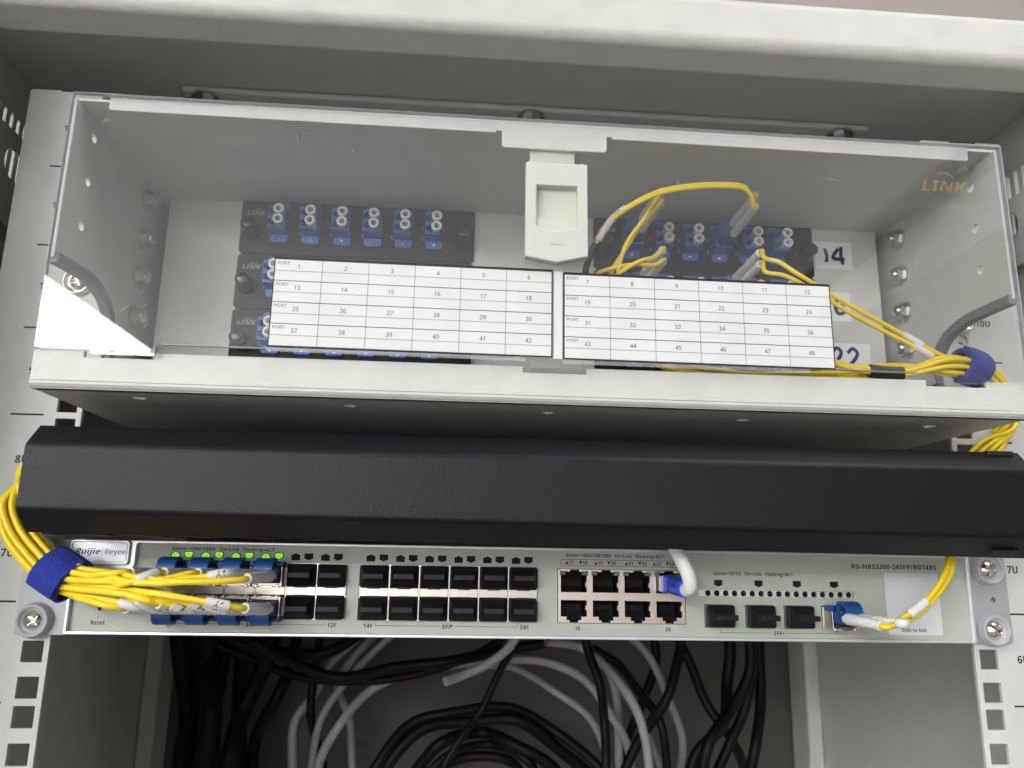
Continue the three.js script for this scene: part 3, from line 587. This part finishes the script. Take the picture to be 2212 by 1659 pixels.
  [[16.6, 17], [23.4, 18], [31, 19], [37.5, 20], [46.4, 21], [53.1, 22], [60.4, 23], [67, 24]].forEach(([x, n], i) => {
    const s = i % 2 ? -1 : 1, cy = 22.05;
    P.push(new THREE.ShapeGeometry(poly([[x - 0.85, cy - s * 0.8], [x + 0.85, cy - s * 0.8], [x, cy + s * 0.85]])).translate(0, 0, z), words(String(n), x + 1.0, null, 21.2, 1.75, z, W));
  });
  part(t, 'lettering', P, M.ink);
  // sticker (its square code is left out)
  const st = solo('scan_sticker', 'pale grey sticker with the words Scan to Add on the switch', 'sticker', slab(rectPath(178.6, 206.9, -10.5, 19.6, 1), ZF, ZF + 0.12), S(0.68, 0.68, 0.7, { roughness: 0.55 }), [192.7, -10.5, ZF]);
  part(st, 'lettering', words('Scan to Add', 185.4, 198.2, -8.9, 1.6, ZF + 0.16, { font: BOLD }), M.ink);
}

// ------------------------------------------------------------------ dust plugs
const colA = (k) => -168.75 + 14.33 * k, colB = (k) => -77 + 14.4 * k, UP = 14.25, LOW = -1.0;
function loftBox(a, b, za, zb) {   // a frustum between two rectangles [x0,x1,y0,y1]
  const g = new THREE.BoxGeometry(2, 2, 2); const p = g.attributes.position;
  for (let i = 0; i < p.count; i++) { const r = p.getZ(i) < 0 ? a : b; p.setXYZ(i, p.getX(i) < 0 ? r[0] : r[1], p.getY(i) < 0 ? r[2] : r[3], p.getZ(i) < 0 ? za : zb); }
  const n = g.toNonIndexed(); n.computeVertexNormals(); return n;
}
function makePlug(name, label, wide) {
  const t = thing(name, label, 'dust plug', [0, 0, 0], wide ? 'dust plugs in the wide ports on the right' : 'dust plugs in the port cages');
  const hw = wide ? 6.9 : 6.75, hh = wide ? 5.2 : 5.2;
  if (wide) {
    part(t, 'plug_body', [box(-6.4, 6.4, -4.6, 4.6, -8, 3.6), rbox(-hw, hw, -hh, hh, 3.4, 8.2, 0.9, 3), loftBox([-hw + 0.7, hw - 0.7, -hh + 0.7, hh - 0.7], [-3.6, 3.6, -1.4, 1.4], 8.2, 12.2)], M.plug);
    part(t, 'grip', rbox(-4.6, 4.6, -1.25, 1.25, 9, 19, 0.5), M.plug);
  } else {
    part(t, 'plug_body', [box(-6.2, 6.2, -4.5, 4.5, -8, 4.2), rbox(-hw, hw, -hh, hh, 4.0, 7, 0.9, 3), loftBox([-hw + 0.7, hw - 0.7, -hh + 0.6, hh - 0.6], [-4.2, 4.2, -1.2, 1.2], 7, 10.6), rbox(-3.1, 3.1, -hh - 0.75, -hh + 0.6, 4, 6.4, 0.3)], M.plug);
    part(t, 'grip', rbox(-4.95, 4.95, -1.25, 1.25, 9.5, 14.2, 0.35), M.plugNub);
  }
  return t;
}
{
  let first = null;
  const place = (n, x, y, turn) => {
    const label = `black rubber dust plug in the ${n % 2 ? 'upper' : 'lower'} port marked ${n}F`;
    if (!first) { first = makePlug('dust_plug', label, false); first.position.set(x * MM, y * MM, 0); first.rotation.z = turn; } else copy(first, 'dust_plug', label, [x, y, 0], turn);
  };
  for (let k = 4; k < 6; k++) { place(2 * k + 1, colA(k), UP, 0); place(2 * k + 2, colA(k), LOW, Math.PI); }
  for (let k = 0; k < 6; k++) { place(13 + 2 * k, colB(k), UP, 0); place(14 + 2 * k, colB(k), LOW, Math.PI); }
  let wide = null;
  [[92.3, 25], [112.9, 26], [132.6, 27]].forEach(([x, n]) => {
    const label = `black rubber dust plug with a long grip in port ${n}F`;
    if (!wide) { wide = makePlug('wide_dust_plug', label, true); wide.position.set(x * MM, -2.4 * MM, 0); } else copy(wide, 'wide_dust_plug', label, [x, -2.4, 0]);
  });
}

// ------------------------------------------------------------------ transceivers
function makeModule(label) {
  const t = thing('transceiver', label, 'transceiver', [0, 0, 0], 'transceivers in the switch ports');
  part(t, 'module_shell', [box(-6.7, 6.7, -4.3, 4.9, -10, 11.5), rbox(-6.8, -6.2, -4.6, 5, 4, 13.4, 0.2), rbox(6.2, 6.8, -4.6, 5, 4, 13.4, 0.2), box(-6.6, 6.6, -5.1, -4.5, 4, 12.6), rbox(-2.8, 2.8, -5.6, -4.9, 8, 14, 0.2), rbox(-5.6, -4.2, -5.8, -4.4, 9, 13.5, 0.3), rbox(4.2, 5.6, -5.8, -4.4, 9, 13.5, 0.3)], M.shell);
  part(t, 'nose', [box(-6, 6, -4, 4.6, 11.5, 12.6)], M.blackFlat);
  part(t, 'bail', [rbox(-6.4, 6.4, 5, 6.1, 5, 8.4, 0.4), rbox(6.3, 7.1, 3.4, 6, 6, 15, 0.3), rbox(-7.1, -6.3, 3.4, 6, 6, 15, 0.3)], M.bail, 'blue release bail');
  return t;
}
{
  let first = null;
  for (let k = 0; k < 4; k++) for (const up of [1, 0]) {
    const n = 2 * k + (up ? 1 : 2), label = `metal transceiver behind the blue connector in port ${n}F`, pos = [colA(k), up ? UP : LOW, 0];
    if (!first) { first = makeModule(label); first.position.set(...pos.map((v) => v * MM)); } else copy(first, 'transceiver', label, pos, up ? 0 : Math.PI);
  }
  copy(first, 'transceiver', 'metal transceiver beside the wide dust plugs on the right', [151.8, -2.5, 1], 0);
}

// ------------------------------------------------------------------ duplex fibre cords
const SR = 1.38;
const bootR = (base, tip) => (s) => {
  if (s > 0.985) return tip * 0.97;
  const r = base + (tip - base) * Math.min(1, s * 1.05), k = (s - 0.34) / 0.62;
  return k > 0 && k < 1 ? r * (0.91 + 0.13 * Math.cos(k * Math.PI * 2 * 6)) : r;
};
// the connector at o: pair direction a, latch direction b, pointing out along +z
function plugGeo(o, a, b) {
  const m = new THREE.Matrix4().makeBasis(b.clone().cross(V(0, 0, 1)), b, V(0, 0, 1)).setPosition(o), g = [];
  for (const s of [-1, 1]) g.push(rbox(s * 3.12 - 2.35, s * 3.12 + 2.35, -2.6, 2.7, -8, 9, 0.4), rbox(s * 3.12 - 1.2, s * 3.12 + 1.2, 2.2, 3.6, -6, 4, 0.3));
  const hood = new THREE.Shape(); hood.moveTo(-1, 2.2).lineTo(-1, 5.4).quadraticCurveTo(-0.8, 7.7, 2, 7.9).lineTo(5, 7.7).quadraticCurveTo(9.4, 7, 9.8, 2.4).lineTo(8.2, 2.4).quadraticCurveTo(7.6, 5.6, 5, 5.8).lineTo(1, 5.8).lineTo(0.6, 2.2).closePath();
  g.push(slabX(hood, -4.2, 4.2, 0.35, 2, 8), rbox(-5.4, 5.4, -2.3, 2.5, 4.6, 7.8, 0.5), rbox(4.3, 5.6, 1.6, 3.6, 0.5, 6.5, 0.4), rbox(-5.6, -4.3, 1.6, 3.6, 0.5, 6.5, 0.4));
  return g.map((x) => weld(x).applyMatrix4(m));
}
function sleeveOn(root, curve, t0, len, str, r = 2.2, mat = M.sleeve, name = 'marker_sleeve') {
  const L = curve.getLength();
  if (t0.isVector3) { let best = 1e9, bt = 0; for (let i = 0; i <= 400; i++) { const q = curve.getPointAt(i / 400).distanceTo(t0); if (q < best) { best = q; bt = i / 400; } } t0 = Math.max(0, bt - len / L / 2); }
  const t1 = Math.min(0.999, t0 + len / L), s = part(root, name, tube(curve, 8, r, 16, t0, t1), mat);
  if (str) {
    const m = curve.getPointAt((t0 + t1) / 2), t = curve.getTangentAt((t0 + t1) / 2); if (t.x < 0) t.negate();
    const n = V(-0.1, 0.05, 1).addScaledVector(t, -V(-0.1, 0.05, 1).dot(t)).normalize(), u = n.clone().cross(t);
    const g = words(str, 0, null, -1.2, 2.5, 0, { centre: true, slant: 0.2, font: BOLD });
    squash(g, (v) => { const a = v.y / (r + 0.05), q = m.clone().addScaledVector(t, v.x).addScaledVector(u, Math.sin(a) * (r + 0.05)).addScaledVector(n, Math.cos(a) * (r + 0.05)); v.copy(q); });
    part(s, 'lettering', g, M.pen);
  }
}
function cord(label, { o, a, b, bend, bootLen = 18, paths, sleeves = [], group, tipBase = 2.35, tipEnd = 2.15, sr = SR }) {
  const t = thing('fibre_cable', label, 'fibre cord', [o.x, o.y, o.z], group);
  part(t, 'connector', plugGeo(o, a, b), M.blue);
  [-1, 1].forEach((s, i) => {
    const p0 = o.clone().addScaledVector(a, s * 3.12).add(V(0, 0, 7.5)), tip = p0.clone().add(V(0, 0, bootLen)).add(bend[i] ?? bend);
    const bc = curveOf([p0, p0.clone().lerp(tip, 0.35).addScaledVector(bend[i] ?? bend, -0.18), p0.clone().lerp(tip, 0.7).addScaledVector(bend[i] ?? bend, -0.12), tip]);
    part(t, 'boot', tube(bc, 44, bootR(tipBase, tipEnd), 18), M.boot);
    const d = bc.getTangentAt(1);
    const sc = curveOf([tip.clone().addScaledVector(d, -2), tip.clone().addScaledVector(d, 3.2), ...paths(i, tip, d)]);
    part(t, 'strand', tube(sc, 110, sr, 12), M.yellow);
    for (const [k, at0, len, str, mat, r, nm] of sleeves) if (k === i) sleeveOn(t, sc, at0, len, str, r, mat, nm);
  });
}
// the left bundle, station by station: centre, and two directions across it
const LEFT = [at(252, 1264, 40), at(129, 1243, 28), at(74, 1195, 25.5), at(38, 1140, 24.5), at(35, 1085, 24), at(66, 1030, 26), at(150, 1000, 28)].map((p) => p.toArray());
const slots = []; for (const [n, r, ph] of [[1, 0, 0], [6, 2.95, 0.2], [10, 5.8, 0.5]]) for (let k = 0; k < n; k++) slots.push([r * Math.cos(ph + k * 2 * Math.PI / n), r * Math.sin(ph + k * 2 * Math.PI / n)]);
const leftAxis = curveOf(LEFT), leftFr = LEFT.map((_, i) => { const tt = i === 0 ? leftAxis.getTangent(0) : leftAxis.getTangent(i / (LEFT.length - 1)); const u = V(0.3, 0.9, 0.2).addScaledVector(tt, -V(0.3, 0.9, 0.2).dot(tt)).normalize(); return { p: V(...LEFT[i]), u, v: tt.clone().cross(u) }; });
function throughLeft(slot, wob) {
  return leftFr.map(({ p, u, v }, i) => p.clone().addScaledVector(u, slot[0] * (i === 0 ? 0.85 : 1) + (i > 3 ? wob * 1.5 : 0)).addScaledVector(v, slot[1] * (i === 0 ? 1.1 : 1) + (i > 3 ? wob : 0)));
}
{
  const order = slots.map((s, i) => i).sort((p, q) => slots[p][0] - slots[q][0]);   // low slots to the lower row
  const low = order.slice(0, 8), high = order.slice(9), mark = { 1: [], 3: [[0, 0.045, 9, '']], 5: [], 7: [[0, 0.02, 9.5, 'A1'], [1, 0.50, 9, '']], 2: [[1, 0.025, 9, '']], 4: [[0, 0.03, 9.5, ''], [1, 0.02, 9, 'B1']], 6: [[0, 0.02, 9.5, 'B1'], [1, 0.02, 9.5, 'B2']], 8: [[0, 0.02, 9, 'A1'], [1, 0.06, 9.5, 'A1']] };
  for (let k = 0; k < 4; k++) for (const up of [1, 0]) {
    const n = 2 * k + (up ? 1 : 2), o = V(colA(k) , up ? UP - 0.4 : LOW + 0.4, 14), pool = up ? high : low;
    cord(`yellow duplex fibre cord plugged into port ${n}F, bundled in the blue tie`, {
      o, a: V(1, 0, 0), b: V(0, up ? 1 : -1, 0), bend: [V(-5.8 - k * 0.2, up ? 0.9 : 0.6, 0), V(-5.0 - k * 0.2, up ? -1.0 : 1.2, 0)], bootLen: 19, tipBase: 2.85, tipEnd: 2.4, group: 'yellow cords plugged into the left ports of the switch',
      paths: (i, tip, d) => {
        const s = slots[pool[(k * 2 + i) % pool.length]], th = throughLeft(s, rnd() - 0.5), first = th[0], f = (tip.x - first.x);
        const mids = [];
        if (k === 0) return [tip.clone().addScaledVector(d, 6).add(V(-6, up ? -1 : 1.5, -1)), ...th.slice(1)];
        const lift = 5 + rnd() * 4 + (i ? 3 : 0);
        for (const q of f > 45 ? [0.22, 0.5, 0.78] : [0.35, 0.7]) mids.push(V(tip.x - f * q, tip.y + (first.y - tip.y) * (up ? q * q * (3 - 2 * q) : q) + (up ? -2.0 : 1.4) * Math.sin(q * 3.1), tip.z + (first.z - tip.z) * q + lift * Math.sin(Math.PI * Math.min(1, q * 1.1)) + 2));
        return [...mids, ...th];
      },
      sleeves: mark[n],
    });
  }
}
// the cord on the right of the switch
cord('yellow duplex fibre cord on the right, rising in front of the sticker', {
  o: V(151.4, -1.9, 15), a: V(1, 0, 0), b: V(0, 1, 0), bend: [V(5.5, -1.6, -1), V(8, -0.4, -3)], bootLen: 21, tipBase: 2.8, tipEnd: 2.4,
  paths: (i, tip) => (i === 0
    ? [at(1945, 1338, 36), at(1982, 1314, 36), at(2012, 1285, 36), at(2040, 1242, 34), at(2049, 1200, 28), V(203.5, 36, 18), V(200, 52, 14)]
    : [at(1960, 1341, 33), at(1990, 1322, 34), at(2024, 1285, 34), at(2053, 1240, 32), at(2058, 1195, 27), V(206.6, 36, 17), V(204, 52, 14)]),
  sleeves: [[0, 0.27, 10.5, '', M.sleeve, 2.3], [1, 0.03, 9, '', M.sleeve, 2.2]],
});

// velcro ties
function velcro(label, c, axis, len, r, tail, mat = M.velcro) {
  const t = thing('hook_and_loop_tie', label, 'cable tie', [c.x, c.y, c.z], 'blue hook and loop ties');
  const ax = axis.clone().normalize(), u = V(0, 0, 1).addScaledVector(ax, -ax.z).normalize(), v = ax.clone().cross(u);
  const ring = (r0, r1, a0, a1, l, off) => {
    const P = [], idx = [], n = 56, prof = [[r0, -l / 2], [r1 - 0.35, -l / 2], [r1, -l / 2 + 0.4], [r1 + 0.12, 0], [r1, l / 2 - 0.4], [r1 - 0.35, l / 2], [r0, l / 2]];
    for (let i = 0; i <= n; i++) {
      const an = a0 + (a1 - a0) * i / n, cs = Math.cos(an), sn = Math.sin(an), wav = 0.25 * Math.sin(an * 3 + 1), fl = 1 + 0.06 * Math.cos(2 * an);
      for (const [rr, z] of prof) { const q = c.clone().addScaledVector(u, cs * rr * fl).addScaledVector(v, sn * rr / fl).addScaledVector(ax, z + wav + off * an); P.push(q.x, q.y, q.z); }
    }
    const m = prof.length;
    for (let i = 0; i < n; i++) for (let j = 0; j < m - 1; j++) { const a = i * m + j, b = a + m; idx.push(a, b, a + 1, b, b + 1, a + 1); }
    const g = new THREE.BufferGeometry(); g.setAttribute('position', new THREE.Float32BufferAttribute(P, 3)); g.setIndex(idx); g.computeVertexNormals();
    return g;
  };
  const fuzz = (g) => squash(g, (q) => { const h = Math.sin(q.x * 12.9898 + q.y * 78.233 + q.z * 37.719) * 43758.5453; const f = (h - Math.floor(h) - 0.5) * 0.16; q.x += f; q.y += f; q.z += f * 0.5; });
  part(t, 'loop', fuzz(ring(r, r + 1.5, 0, Math.PI * 2, len, 0)), mat);
  part(t, 'hook_layer', ring(r - 0.9, r - 0.05, 0, Math.PI * 2, len - 0.5, 0), M.hook);
  part(t, 'tail', fuzz(ring(r + 1.5, r + 2.9, tail[0], tail[1], len, tail[2])), mat);
}
velcro('blue hook and loop tie round the yellow cords left of the switch', at(129, 1243, 28), V(0.86, -0.5, 0.1), 14, 7.7, [-2.3, 0.9, -0.5]);
velcro('dusty blue hook and loop tie at the right end of the patch panel', at(2092, 792, 28), V(1, -0.12, -0.35), 14, 6.4, [-1.2, 2.0, 0.3], M.velcroDusty);

// cords inside the patch panel
{
  const vr = at(2092, 792, 28), RIGHT = [vr.clone().add(V(-16, 0.6, 4)), vr, vr.clone().add(V(14, -5, -6)), V(246, 106, 15), V(248.5, 95, 12), V(242, 85, 10), V(233, 77, 8), V(224, 66, 6)];
  const axis = curveOf(RIGHT), fr = RIGHT.map((p, i) => { const tt = axis.getTangent(i / (RIGHT.length - 1)); const u = V(0.2, 0.9, 0.3).addScaledVector(tt, -V(0.2, 0.9, 0.3).dot(tt)).normalize(); return { p, u, v: tt.clone().cross(u) }; });
  const use = slots.slice(0, 12);
  let next = 0;
  const out = (from) => { const s = use[next++ % use.length]; return fr.slice(from).map(({ p, u, v }) => p.clone().addScaledVector(u, s[0]).addScaledVector(v, s[1])); };
  const rot = { a: V(0, -1, 0), b: V(-1, 0, 0) };   // the pair stands upright, latch to the left
  const at6 = (ix, iy, k) => V(plateX[ix] - 45 + k * pitch + 1.2, plateY[iy] + 2.4, -22);
  const G = 'yellow cords plugged into the fibre patch panel';
  const tray = (z, y) => [at(1345, 700 + y, z - 6), at(1430, 783 + y, z - 4), at(1560, 803 + y, z), at(1760, 812 + y, z + 2), at(1920, 808 + y, z + 2)];
  // arching cord from the upper row
  cord('yellow duplex cord arching high over the upper right adapters', { ...rot, o: at6(1, 0, 3), bend: V(-1.5, -0.6, 0), bootLen: 38, group: G, sr: 1.12,
    paths: (i) => {
      const j = i ? 1 : 0, d = j * 5;
      return [...(j ? [at(1627, 450, 34), at(1624, 425, 39)] : [at(1623, 425, 38)]), at(1608, 403 + d, 42), at(1570, 398 + d, 44), at(1499, 400 + d, 45), at(1424, 413 + d, 45), at(1362, 443 + d * 0.7, 44), at(1322, 474, 42 + j * 2.5), at(1297, 510, 40 + j * 2.5), at(1278, 545, 38 + j * 2.2), at(1266, 600, 34 + j * 2.2), ...tray(27, j * 3), ...out(0)];
    }, sleeves: [[0, at(1334, 464, 43), 11, 'A1', M.sleeve, 1.8], [1, at(1306, 497, 43), 12, '', M.sleeve, 1.8], [0, at(1271, 575, 37), 20, '', M.shrink, 1.6, 'heat_shrink'], [1, at(1272, 570, 37), 20, '', M.shrink, 1.6, 'heat_shrink']] });
  cord('yellow duplex cord falling from the first adapter of the upper right plate', { ...rot, o: at6(1, 0, 0), bend: V(1.0, -1.0, 0), bootLen: 38, group: G, sr: 1.12,
    paths: (i) => (i ? [at(1400, 468, 36), at(1375, 500, 38), at(1345, 548, 38), at(1322, 585, 36), at(1312, 620, 32), ...tray(22, 5), ...out(0)] : [at(1404, 452, 36), at(1386, 480, 40), at(1358, 518, 40), at(1342, 556, 39), at(1334, 600, 36), ...tray(19, 6), ...out(0)]) });
  cord('yellow duplex cord leaving the first adapter of the middle right plate', { ...rot, o: at6(1, 1, 0), bend: V(1.4, -0.6, 0), bootLen: 38, group: G, sr: 1.12,
    paths: (i) => (i ? [at(1412, 573, 34), at(1375, 571, 37), at(1330, 578, 38), at(1290, 592, 36), at(1268, 625, 30), ...tray(25, 9), ...out(0)] : [at(1412, 556, 34), at(1385, 563, 38), at(1350, 582, 38), at(1322, 605, 35), at(1312, 640, 30), ...tray(29, 8), ...out(0)]) });
  cord('yellow duplex cord running down to the right from the middle plate', { ...rot, o: at6(1, 1, 3), bend: V(-0.4, 0.4, 0), bootLen: 38, group: G, sr: 1.12,
    paths: (i) => (i ? [at(1654, 588, 34), at(1690, 594, 38), at(1740, 617, 39), at(1850, 684, 38), at(1980, 751, 35), at(2040, 780, 32), ...out(1)] : [at(1652, 558, 34), at(1680, 565, 39), at(1720, 590, 41), at(1820, 650, 40), at(1950, 722, 36), at(2035, 768, 32), ...out(1)]),
    sleeves: [[0, at(1974, 734, 36), 11, '', M.sleeve, 1.8], [1, at(1997, 757, 35), 11, '', M.sleeve, 1.8]] });
  cord('yellow duplex cord from the lowest plate joined by a black shrink sleeve', { ...rot, o: at6(1, 2, 3), bend: V(0, 0.2, 0), bootLen: 36, group: G, sr: 1.12,
    paths: (i) => [at(1690, 735 + i * 4, 28), at(1760, 764 + i * 5, 32), at(1830, 788 + i * 6, 34), at(1880, 797 + i * 7, 35), at(1950, 803 + i * 7, 35), ...out(0)],
    sleeves: [[1, at(1915, 806, 35), 17, '', M.shrink, 2.6, 'heat_shrink'], [0, at(1915, 800, 35), 17, '', M.shrink, 2.4, 'heat_shrink']] });
  cord('yellow duplex cord from the lowest right plate lying along the tray', { ...rot, o: at6(1, 2, 0), bend: V(0, -0.8, 0), bootLen: 36, group: G, sr: 1.12,
    paths: (i) => [at(1440, 770 + i * 3, 30), at(1560, 800 + i * 3, 33), at(1740, 812 - i * 6, 30 + 3 * i), at(1860, 792 + i * 10, 28 + i * 4), at(1960, 790 + i * 8, 27), ...out(0)], sleeves: [[1, 0.47, 12, '', M.sleeve, 2.0]] });
}

// ------------------------------------------------------------------ white network cable in the upper right jack
{
  const t = thing('network_cable', 'thick white network cable with a blue boot in jack 23', 'network cable', [67.5, 12.5, 4]);
  part(t, 'plug_body', rbox(61.9, 73, 8.9, 16.4, -6, 9.5, 0.4), M.clear);
  const c = curveOf([[67.5, 12.6, 6], [67.5, 12.4, 14], [67.8, 11.6, 22], [68.2, 11, 27]]);
  part(t, 'boot', [tube(c, 40, (s) => 4.7 - 0.7 * s + (s > 0.3 && s < 0.95 ? 0.22 * Math.cos(s * 50) : 0), 20), rbox(62.2, 72.8, 8.4, 16.8, 8.5, 14.5, 1.2, 3)], M.boot45, 'translucent blue ribbed boot');
  part(t, 'jacket', tube(curveOf([[68.2, 11.4, 20], [69.4, 10.6, 26], [69.9, 12, 31.5], [68.9, 16.5, 33.5], [66.8, 22.6, 32], [64.4, 29, 29], [62.2, 36, 25], [60.5, 46, 20], [60, 60, 18]]), 70, 3.35, 20), M.white);
}

// ------------------------------------------------------------------ loose cables at the back of the cabinet
function loose(name, label, pts, z, r, mat, group, extra) {
  const last = pts.length - 1, c = curveOf(pts.map(([x, y], i) => (i && i < last ? at(x + (rnd() - 0.5) * 20, y + (rnd() - 0.5) * 16, z + (rnd() - 0.5) * 26) : at(x, y, z))));
  const p = c.getPointAt(0.5), t = thing(name, label, 'cable', [p.x, p.y, p.z], group);
  part(t, 'jacket', tube(c, 64, r, 12), mat);
  if (extra) for (const [a, len] of extra) { const L = c.getLength(); part(t, 'joint', tube(c, 10, r * 1.15, 12, a, Math.min(1, a + len / L)), M.shrink); }
}
const KB = 'loose black cables at the back of the cabinet', KG = 'loose grey cables at the back of the cabinet';
const B = (label, pts, z, r) => loose('black_cable', label, pts, z, r * 0.68, M.cableBlack, KB);
const Gc = (label, pts, z, r, extra) => loose('grey_cable', label, pts, z, r * 0.72, M.cableGrey, KG, extra);
B('black cable looping widest at the bottom of the opening', [[790, 1760], [850, 1640], [920, 1575], [1010, 1552], [1110, 1562], [1200, 1612], [1290, 1690], [1330, 1760]], -270, 7);
B('black cable forming the second loop inside the bottom coil', [[840, 1760], [900, 1660], [960, 1605], [1040, 1590], [1120, 1608], [1190, 1660], [1240, 1760]], -282, 7);
B('black cable forming the innermost loop of the bottom coil', [[890, 1760], [940, 1680], [1010, 1638], [1090, 1640], [1150, 1690], [1180, 1770]], -292, 6);
B('thin black cable crossing diagonally in front of the bottom coil', [[1112, 1330], [1102, 1400], [1078, 1450], [1030, 1530], [990, 1605], [955, 1680], [940, 1760]], -215, 4.2);
B('black cable sagging across the opening below the left ports', [[470, 1340], [560, 1400], [640, 1440], [740, 1458], [850, 1447], [960, 1428], [1060, 1410], [1175, 1390]], -235, 6);
B('black cable sagging behind the left end of the opening', [[420, 1330], [520, 1392], [620, 1418], [700, 1404], [790, 1368], [840, 1320]], -250, 7);
B('black cable hanging straight down right of the middle', [[1262, 1330], [1272, 1400], [1288, 1480], [1296, 1560], [1300, 1660], [1300, 1760]], -225, 5.2);
B('black cable curving away to the right of the straight one', [[1278, 1400], [1330, 1436], [1380, 1490], [1420, 1560], [1440, 1650], [1440, 1760]], -262, 5);
B('black cable hanging down from below jack 24', [[1450, 1320], [1462, 1390], [1458, 1450], [1430, 1520], [1385, 1590], [1350, 1680], [1340, 1760]], -245, 6);
B('black cable beside the right post, printed and shiny', [[1600, 1320], [1610, 1390], [1616, 1450], [1590, 1530], [1540, 1610], [1510, 1760]], -240, 6.5);
B('black cable just left of the printed one on the right', [[1560, 1320], [1575, 1400], [1580, 1480], [1556, 1560], [1510, 1640], [1480, 1760]], -255, 7);
B('black cable nearest the right rear post', [[1640, 1320], [1650, 1420], [1652, 1520], [1630, 1620], [1600, 1760]], -268, 6.5);
B('black cable crossing the right bundle low down', [[1440, 1330], [1480, 1430], [1530, 1525], [1590, 1600], [1620, 1680], [1640, 1760]], -285, 6);
B('thick black cable hanging along the left rear post', [[380, 1320], [392, 1420], [400, 1540], [392, 1660], [385, 1760]], -270, 11);
B('thick black cable second from the left rear post', [[440, 1320], [450, 1420], [452, 1540], [440, 1660], [430, 1760]], -258, 12);
B('black cable leaning left under the blue connectors', [[600, 1330], [570, 1420], [520, 1530], [492, 1640], [486, 1760]], -265, 10);
B('black cable hanging below the middle of the left ports', [[700, 1330], [690, 1430], [676, 1540], [690, 1650], [700, 1760]], -285, 5);
Gc('light grey cable end poking down below the middle of the switch', [[1125, 1350], [1100, 1395], [1060, 1430], [1010, 1456], [962, 1472]], -195, 4.6);
Gc('grey cable rising from the bottom left toward the switch', [[676, 1760], [690, 1650], [740, 1560], [810, 1490], [900, 1448], [1010, 1424], [1110, 1408]], -270, 5);
Gc('grey cable beside the first, bending sharply on the left', [[640, 1760], [634, 1640], [640, 1560], [672, 1490], [716, 1430], [780, 1370]], -290, 5);
Gc('grey cable crossing the left opening diagonally', [[770, 1760], [762, 1660], [764, 1560], [730, 1480], [756, 1430], [810, 1370]], -305, 4.6);
Gc('grey cable arching from the middle down to the right', [[1090, 1424], [1170, 1434], [1250, 1472], [1310, 1530], [1350, 1620], [1364, 1760]], -280, 5);
Gc('grey cable arching just above the other one', [[1180, 1386], [1250, 1392], [1320, 1440], [1370, 1530], [1392, 1640], [1398, 1760]], -258, 5);
Gc('grey cable descending far right behind the black ones', [[1330, 1350], [1390, 1420], [1446, 1500], [1470, 1590], [1462, 1690], [1456, 1760]], -300, 4.6);
Gc('grey cable dropping close to the straight black cable', [[1296, 1400], [1322, 1480], [1330, 1570], [1336, 1680], [1340, 1760]], -290, 5);

B('black cable at the outer edge of the bottom coil on the left', [[760, 1770], [810, 1650], [880, 1562], [980, 1530], [1100, 1536], [1210, 1580], [1310, 1670], [1360, 1770]], -262, 6);
B('thin black cable between the second and third loops of the coil', [[865, 1765], [920, 1672], [980, 1622], [1060, 1612], [1135, 1648], [1195, 1730], [1210, 1770]], -276, 5);
B('black cable running from below the left ports to the coil', [[650, 1335], [640, 1420], [600, 1500], [560, 1590], [548, 1690], [545, 1765]], -292, 7);
B('black cable hanging just right of the left rear post', [[410, 1325], [416, 1440], [424, 1560], [418, 1680], [412, 1765]], -300, 9);
B('black cable between the two thick ones on the left', [[500, 1330], [490, 1430], [470, 1540], [462, 1650], [460, 1765]], -288, 9);
B('black cable nearest the grey ones on the left', [[530, 1330], [528, 1440], [510, 1550], [520, 1660], [530, 1765]], -310, 9);
B('black cable swinging left under the first wide plug', [[1400, 1335], [1420, 1420], [1400, 1500], [1370, 1570], [1350, 1640], [1352, 1765]], -305, 5.5);
B('black cable just right of the printed one', [[1625, 1330], [1634, 1430], [1610, 1530], [1570, 1610], [1545, 1700], [1540, 1765]], -255, 6);
B('black cable sagging lowest behind the grey cable end', [[380, 1360], [520, 1420], [660, 1466], [800, 1474], [930, 1452], [1060, 1400], [1120, 1345]], -262, 5);
Gc('thin grey cable arching lowest over the coil', [[1010, 1440], [1110, 1446], [1210, 1488], [1280, 1560], [1318, 1650], [1330, 1765]], -300, 4.2);
Gc('thin grey cable looping behind the straight black cable', [[1230, 1345], [1300, 1420], [1356, 1500], [1400, 1590], [1424, 1690], [1430, 1765]], -285, 4.2);
Gc('thin grey cable crossing from the upper left to the coil', [[880, 1345], [820, 1400], [740, 1470], [690, 1560], [662, 1660], [655, 1765]], -280, 4.2);
scene.traverse((o) => { if (o.isLight) o.castShadow = o.type !== 'RectAreaLight'; });
renderer.render(scene, camera);
